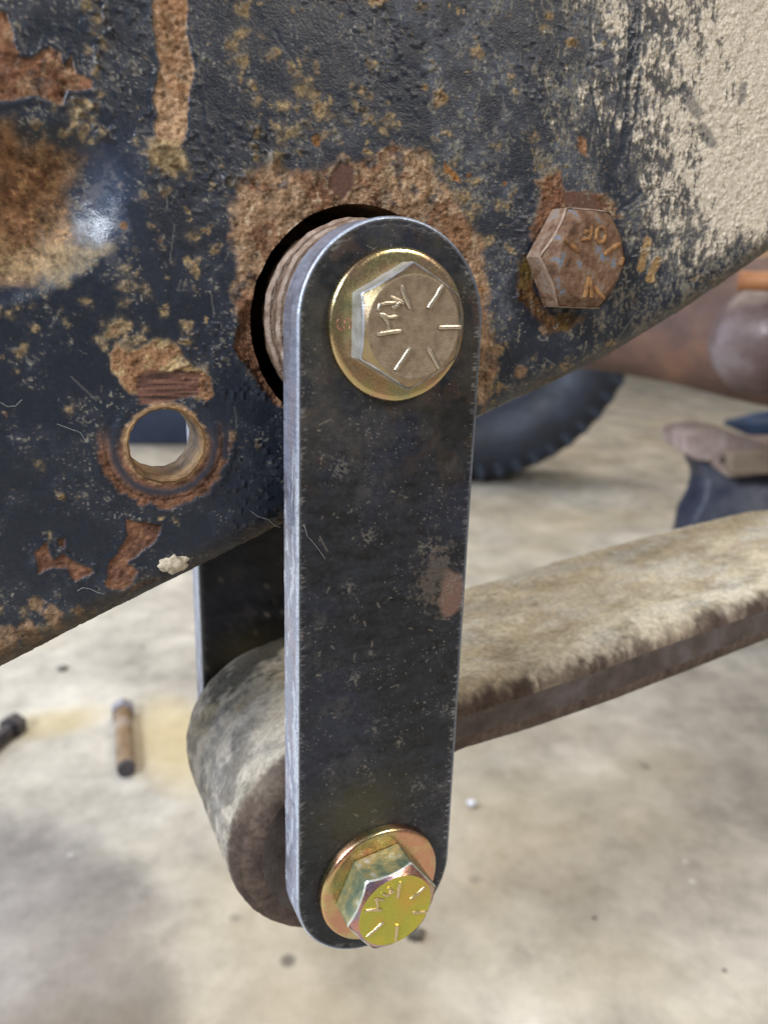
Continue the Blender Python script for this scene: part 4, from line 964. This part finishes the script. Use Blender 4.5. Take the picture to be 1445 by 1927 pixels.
# tyre: axle points roughly toward the camera
def tyre(c, R0, wdt, fwd, label):
    Rm = frame_from(fwd)
    t = thing("truck_tyre", (c[0], c[1], ZF), label, "tyre")
    prof = [(R0 * 0.56, -wdt * 0.36), (R0 * 0.60, -wdt * 0.45), (R0 * 0.78, -wdt * 0.52), (R0 * 0.92, -wdt * 0.46), (R0 * 0.965, -wdt * 0.38), (R0 * 0.97, 0), (R0 * 0.965, wdt * 0.38), (R0 * 0.92, wdt * 0.46), (R0 * 0.78, wdt * 0.52), (R0 * 0.60, wdt * 0.45), (R0 * 0.56, wdt * 0.36)]
    seg = 72; V = []; Fc = []
    for r, y in prof:
        for k in range(seg):
            a = 2 * math.pi * k / seg; V.append((r * math.cos(a), y, r * math.sin(a)))
    for i in range(len(prof) - 1):
        for k in range(seg):
            k2 = (k + 1) % seg; Fc.append((i * seg + k, i * seg + k2, (i + 1) * seg + k2, (i + 1) * seg + k))
    mesh_obj("tyre_body", xform(V, Rm, c), Fc, M_tyre, t)
    # rim
    prof = [(R0 * 0.565, -wdt * 0.34), (R0 * 0.52, -wdt * 0.30), (R0 * 0.50, -wdt * 0.05), (R0 * 0.2, -wdt * 0.02), (0.1, -wdt * 0.08)]
    V = []; Fc = []
    for r, y in prof:
        for k in range(seg):
            a = 2 * math.pi * k / seg; V.append((r * math.cos(a), y, r * math.sin(a)))
    for i in range(len(prof) - 1):
        for k in range(seg):
            k2 = (k + 1) % seg; Fc.append((i * seg + k, i * seg + k2, (i + 1) * seg + k2, (i + 1) * seg + k))
    mesh_obj("rim", xform(V, Rm, c), Fc, M_navy, t)
    # tread lugs, one mesh shared by all
    n = 52; base = None
    for k in range(n):
        for sgn in (-1, 1):
            a = 2 * math.pi * (k + (0.5 if sgn > 0 else 0)) / n
            if base is None:
                o = box("tread_lug", (-R0 * 0.05, -wdt * 0.24, -R0 * 0.027), (R0 * 0.042, wdt * 0.24, R0 * 0.027), M_tyre, None, 4, seg=1); base = o
            else:
                o = base.copy(); sc.collection.objects.link(o)
            o.parent = t
            pos = Rm @ np.array([R0 * 0.914 * math.cos(a), sgn * wdt * 0.25, R0 * 0.914 * math.sin(a)]) + np.array(c)
            Rk = Rm @ np.array([[math.cos(a), 0, -math.sin(a)], [0, 1, 0], [math.sin(a), 0, math.cos(a)]])
            mm = Matrix.Identity(4)
            for i in range(3):
                for j in range(3): mm[i][j] = Rk[i, j]
                mm[i][3] = pos[i] * S - t.location[i]
            o.matrix_local = mm
    return t
fc = at_plane(868, 893, 2, ZF)
RT = 412.0
tyre((fc[0], fc[1], ZF + RT), RT, 270, (0.50, 0.86, 0), "big dark off-road tyre standing on the floor beyond the frame rail")

# blue tub seen through the sleeve
q = at_plane(300, 842, 2, ZF)
Rm = frame_from((0.3, 0.95, 0))
t = thing("plastic_tub", (q[0], q[1], ZF), "dark blue plastic tub glimpsed through the small round hole in the frame rail", "tub")
def ring_box(name, w0, d0, w1, d1, h, mat, parent, c, R, n=10):
    V = []; 
    def rect(w_, d_, z, rad):
        out_ = []
        for sx_, sy_, a0_ in ((1, 1, 0), (-1, 1, 90), (-1, -1, 180), (1, -1, 270)):
            for k in range(5):
                a = math.radians(a0_ + 90 * k / 4); out_.append((sx_ * (w_ - rad) + rad * math.cos(a), sy_ * (d_ - rad) + rad * math.sin(a), z))
        return out_
    rr = [rect(w0 * 0.9, d0 * 0.9, 0, 30), rect(w0, d0, 8, 30), rect(w1, d1, h, 30), rect(w1 + 14, d1 + 14, h, 34), rect(w1 + 14, d1 + 14, h - 14, 34), rect(w1 - 4, d1 - 4, h - 6, 30), rect(w0 - 6, d0 - 6, 12, 28)]
    V = [p for r_ in rr for p in r_]; m_ = 20; Fc = []
    for i in range(len(rr) - 1):
        for k in range(m_):
            k2 = (k + 1) % m_; Fc.append((i * m_ + k, i * m_ + k2, (i + 1) * m_ + k2, (i + 1) * m_ + k))
    Fc.append(tuple(range(m_))[::-1]); Fc.append(tuple((len(rr) - 1) * m_ + k for k in range(m_)))
    return mesh_obj(name, xform(V, R, c), Fc, mat, parent, True, 30)
tb_c = (q[0] + 60, q[1] + 190, ZF)
ring_box("tub_body", 230, 170, 260, 200, 230, M_tub, t, tb_c, Rm)

# axle housing, upper right
t = thing("axle_housing", at_depth(1300, 640, 900), "rusty red-brown axle housing with bulging grey casting, out of focus at the right edge", "axle")
pA = at_depth(980, 600, 1080); pB = at_depth(1780, 640, 780)
d_ = pB - pA
def tube_pts(a, b, rads, name, mat, parent, seg=40):
    n = len(rads); pts = [a + (b - a) * k / (n - 1) for k in range(n)]
    return tube(name, pts, 1.0, mat, parent, seg, 1.0, True, rads)
tube_pts(pA, pB, [58, 59, 60, 62, 66, 72, 80, 86, 92, 96, 96], "axle_tube", M_red, t)
# round differential bulge
ctr = at_depth(1445, 640, 820)
V = []; Fc = []; sg = 36
for i in range(19):
    ph_ = math.pi * i / 18
    for k in range(sg):
        a = 2 * math.pi * k / sg; rr0 = 62 * (1 + 0.04 * math.sin(5 * a) * math.sin(ph_))
        V.append(ctr + np.array([rr0 * math.sin(ph_) * math.cos(a) * 1.05, rr0 * 0.9 * math.sin(ph_) * math.sin(a), rr0 * 0.95 * math.cos(ph_)]))
for i in range(18):
    for k in range(sg):
        k2 = (k + 1) % sg; Fc.append((i * sg + k, i * sg + k2, (i + 1) * sg + k2, (i + 1) * sg + k))
mesh_obj("casting", V, Fc, M_gcast, t)
for k in range(0):
    a = math.radians(110 + 45 * k)
    pc = ctr + ROT @ np.array([60 * math.cos(a), -34, 60 * math.sin(a)])
    V = [pc + ROT @ np.array([7 * math.cos(math.pi / 3 * j), dy, 7 * math.sin(math.pi / 3 * j)]) for dy in (8, -7) for j in range(6)]
    Fc = [(j, (j + 1) % 6, 6 + (j + 1) % 6, 6 + j) for j in range(6)] + [tuple(range(5, -1, -1)), tuple(range(6, 12))]
    mesh_obj("cover_bolt", V, Fc, M_gcast, t, False)
# brake pipe above
t = thing("brake_pipe", at_depth(1400, 530, 760), "copper-brown pipe crossing above the axle housing at the right edge", "pipe")
tube("pipe_run", [at_depth(1388, 528, 770), at_depth(1420, 529, 765), at_depth(1500, 532, 750), at_depth(1700, 545, 700)], 9.5, M_cop, t, 20)
o = tube("pipe_fitting", [at_depth(1384, 572, 800), at_depth(1402, 573, 800)], 5, M_gcast, t, 12)
# dark chassis clutter above the axle
t = thing("cross_member", at_depth(1400, 560, 1150), "dark brown cross member behind the axle housing, mostly hidden by the frame rail", "cross member")
pa = at_depth(1000, 520, 1200); pb = at_depth(1800, 540, 1000)
tube("beam", [pa, (pa + pb) / 2, pb], 62, M_rust_in, t, 4, 0.8)

# jack stand
JD = 1060.0
js = thing("jack_stand", at_plane(1400, 1165, 2, ZF), "navy jack stand topped by a worn pinkish steel saddle, behind the leaf spring", "jack stand")
def prism(name, px, d0, d1, mat, parent, bev=3.0):
    """outline in photo pixels at depth d0, given real thickness away from the camera"""
    bm = bmesh.new()
    a = [at_depth(u, v, d0) for u, v in px]; dirn = ROT[:, 1].copy(); dirn[2] = 0; dirn /= np.linalg.norm(dirn)
    b = [p + dirn * (d1 - d0) for p in a]
    va = [bm.verts.new(p) for p in a]; vb = [bm.verts.new(p) for p in b]
    bm.faces.new(va); bm.faces.new(vb[::-1]); n = len(px)
    for i in range(n): bm.faces.new((va[i], vb[i], vb[(i + 1) % n], va[(i + 1) % n]))
    bmesh.ops.recalc_face_normals(bm, faces=bm.faces[:])
    if bev: bmesh.ops.bevel(bm, geom=bm.edges[:], offset=bev, segments=2, affect='EDGES', profile=0.5, clamp_overlap=True)
    bm.verts.index_update()
    V = np.array([v.co[:] for v in bm.verts]); Fc = [[v.index for v in f.verts] for f in bm.faces]; bm.free()
    return mesh_obj(name, V, Fc, mat, parent, True, 40)
prism("column", [(1312, 858), (1400, 868), (1500, 872), (1640, 860), (1610, 930), (1600, 1010), (1640, 1160), (1270, 1160), (1305, 975), (1325, 940), (1332, 905)], JD, JD + 70, M_navy, js, 5)
prism("saddle", [(1286, 820), (1310, 814), (1350, 810), (1400, 822), (1445, 840), (1640, 840), (1640, 880), (1500, 888), (1372, 900), (1352, 885), (1340, 870), (1310, 866), (1288, 854)], JD - 14, JD + 75, M_pinkr, js, 3)
o = prism("saddle_bar", [(1376, 852), (1640, 846), (1640, 888), (1376, 893)], JD - 42, JD - 15, M_tanbar, js, 3)
c_ = at_depth(1362, 865, JD - 15)
tube("pin", [c_ - ROT[:, 1] * 6, c_ + ROT[:, 1] * 10], 6, M_rust_dark, js, 16)
q = at_plane(1455, 852, 2, ZF)
t = thing("oil_funnel", (q[0], q[1], ZF), "bright blue plastic funnel lying on the floor behind the jack stand", "funnel")
dF = float((q - CAM) @ ROT[:, 1])
ax0 = at_depth(1362, 795, dF * 0.93); ax1 = at_depth(1560, 812, dF * 0.93)
nn = 9; rr = [8, 26, 44, 56, 64, 70, 74, 74, 66]
pts = [ax0 + (ax1 - ax0) * k / (nn - 1) for k in range(nn)]
tube("funnel_cone", pts, 0.8, M_blue, t, 32, 0.6, True, rr)
# loose bolts on the floor
M_fb = noise_mat("rusty_loose_bolt", [(0.12, 0.07, 0.035), (0.26, 0.17, 0.09), (0.36, 0.30, 0.26)], 60, 0.4, 0.5, 0.1, 0.3)
M_fh = noise_mat("pale_bolt_head", [(0.22, 0.20, 0.22), (0.36, 0.34, 0.38)], 60, 0.3, 0.5)
M_dk = noise_mat("dark_loose_bolt", [(0.03, 0.026, 0.028), (0.10, 0.09, 0.10)], 60, 0.5, 0.45, 0.1, 0.3)
a = at_plane(238, 1444, 2, ZF + 8); b = at_plane(232, 1338, 2, ZF + 8)
t = thing("loose_bolt", (a + b) / 2, "brown rusty bolt lying on a yellow stain on the floor, left of the spring eye", "bolt")
tube("shank", [a, (a + b) / 2, b], 9, M_fb, t, 16)
dd = (b - a) / np.linalg.norm(b - a)
tube("head", [b - dd * 6, b + dd * 6], 13, M_fh, t, 6)
tube("tip", [a - dd * 5, a + dd * 2], 8.5, M_dk, t, 12)
a = at_plane(24, 1368, 2, ZF + 8); b = at_plane(-60, 1440, 2, ZF + 8)
t = thing("loose_bolt", (a + b) / 2, "dark loose bolt on the floor, cut off by the left edge", "bolt")
tube("shank", [a, (a + b) / 2, b], 8, M_dk, t, 16)
dd = (b - a) / np.linalg.norm(b - a); tube("head", [a - dd * 8, a + dd * 5], 13, M_dk, t, 6)

def crumb(name, c, r, mat, label, cat, seed, sq=(1, 1, 1), group=None, rag_=0.35):
    bm = bmesh.new(); bmesh.ops.create_icosphere(bm, subdivisions=3, radius=1)
    rg = random.Random(seed); ph_ = [rg.uniform(0, 6) for _ in range(9)]
    for v in bm.verts:
        n = v.co.copy()
        k = 1 + rag_ * (math.sin(4 * n.x + ph_[0]) * math.sin(5 * n.y + ph_[1]) + 0.6 * math.sin(9 * n.z + ph_[2]) * math.sin(8 * n.x + ph_[3]) + 0.4 * math.sin(17 * n.y + ph_[4]) * math.sin(15 * n.z + ph_[5]))
        v.co = Vector((n.x * sq[0], n.y * sq[1], n.z * sq[2])) * k * r
    V = np.array([v.co[:] for v in bm.verts]) + np.array(c); bm.verts.index_update()
    Fc = [[v.index for v in f.verts] for f in bm.faces]; bm.free()
    me = bpy.data.meshes.new(name); me.from_pydata(((V - c) * S).tolist(), [], Fc); me.update()
    o = link(name, me, mat, None, True); o.location = tuple(np.array(c) * S)
    tag(o, label, cat, group); return o
M_clod = noise_mat("pale_mud", [(0.30, 0.24, 0.16), (0.50, 0.43, 0.32), (0.62, 0.56, 0.45)], 700, 0, 0.95, 0.02, 0.9)
c = at_plane(326, 1062, 1, YW - 0.3)
crumb("mud_clod", c, 2.2, M_clod, "small pale clod of dried mud stuck near the bottom edge of the frame rail", "mud clod", 3, (1.5, 0.6, 1.0))
M_white = noise_mat("white_paper_bit", [(0.7, 0.7, 0.75), (0.85, 0.85, 0.9)], 200, 0, 0.8)
crumb("paper_scrap", at_plane(889, 1511, 2, ZF + 3), 4.0, M_white, "tiny white scrap on the floor, just right of the lower part of the front plate", "scrap", 5, (1, 1, 0.6))
M_blk = noise_mat("dark_grit", [(0.09, 0.08, 0.07), (0.18, 0.16, 0.13)], 200, 0, 0.8)
grit = [(268, 1217, 1.6, "small dark chip on the floor, below the frame rail, left of the inner plate"),
        (118, 1258, 5, "dark pebble on the floor under the lower left end of the frame rail"),
        (785, 1758, 5, "dark lump on the floor beside the lower bolt head"),
        (1362, 1826, 1.2, "dark crumb on the floor near the bottom right corner"),
        (1118, 1727, 1.3, "brown crumb on the floor below the leaf spring")]
for i, (u, v, r, lb) in enumerate(grit):
    crumb("grit", at_plane(u, v, 2, ZF + r * 0.4), r, M_blk, lb, "grit", 20 + i, (1.2, 1.0, 0.5), "bits of grit scattered on the floor")

# cobweb threads
M_hair = noise_mat("pale_thread", [(0.35, 0.35, 0.34), (0.5, 0.5, 0.5)], 300, 0, 0.6)
def thread(px, y, lb, r=0.038):
    P3 = []
    for i in range(len(px) - 1):
        for k in range(5):
            f = k / 5; P3.append(at_plane(px[i][0] * (1 - f) + px[i + 1][0] * f, px[i][1] * (1 - f) + px[i + 1][1] * f, 1, y))
    P3.append(at_plane(*px[-1], 1, y))
    t = tube("cobweb_thread", P3, r, M_hair, None, 5)
    tag(t, lb, "thread", "stray threads stuck to the steel")
thread([(146, 1112), (156, 1106), (170, 1108), (182, 1114), (196, 1118)], YW - 0.9, "pale thread stuck to the frame rail below the double red chip")
thread([(472, 962), (486, 972), (505, 978), (518, 990), (528, 992)], YW - 0.9, "pale thread stuck to the frame rail, just left of the front plate")
thread([(2, 757), (14, 765), (30, 764), (42, 752)], YW - 0.9, "curved pale thread on the frame rail at the left edge")
thread([(108, 798), (130, 806), (152, 814), (162, 830)], YW - 0.9, "pale thread on the frame rail to the left of the small hole")
thread([(572, 985), (578, 1008), (592, 1024), (604, 1040), (612, 1052)], -0.25, "pale thread on the front shackle plate near its left edge", 0.035)
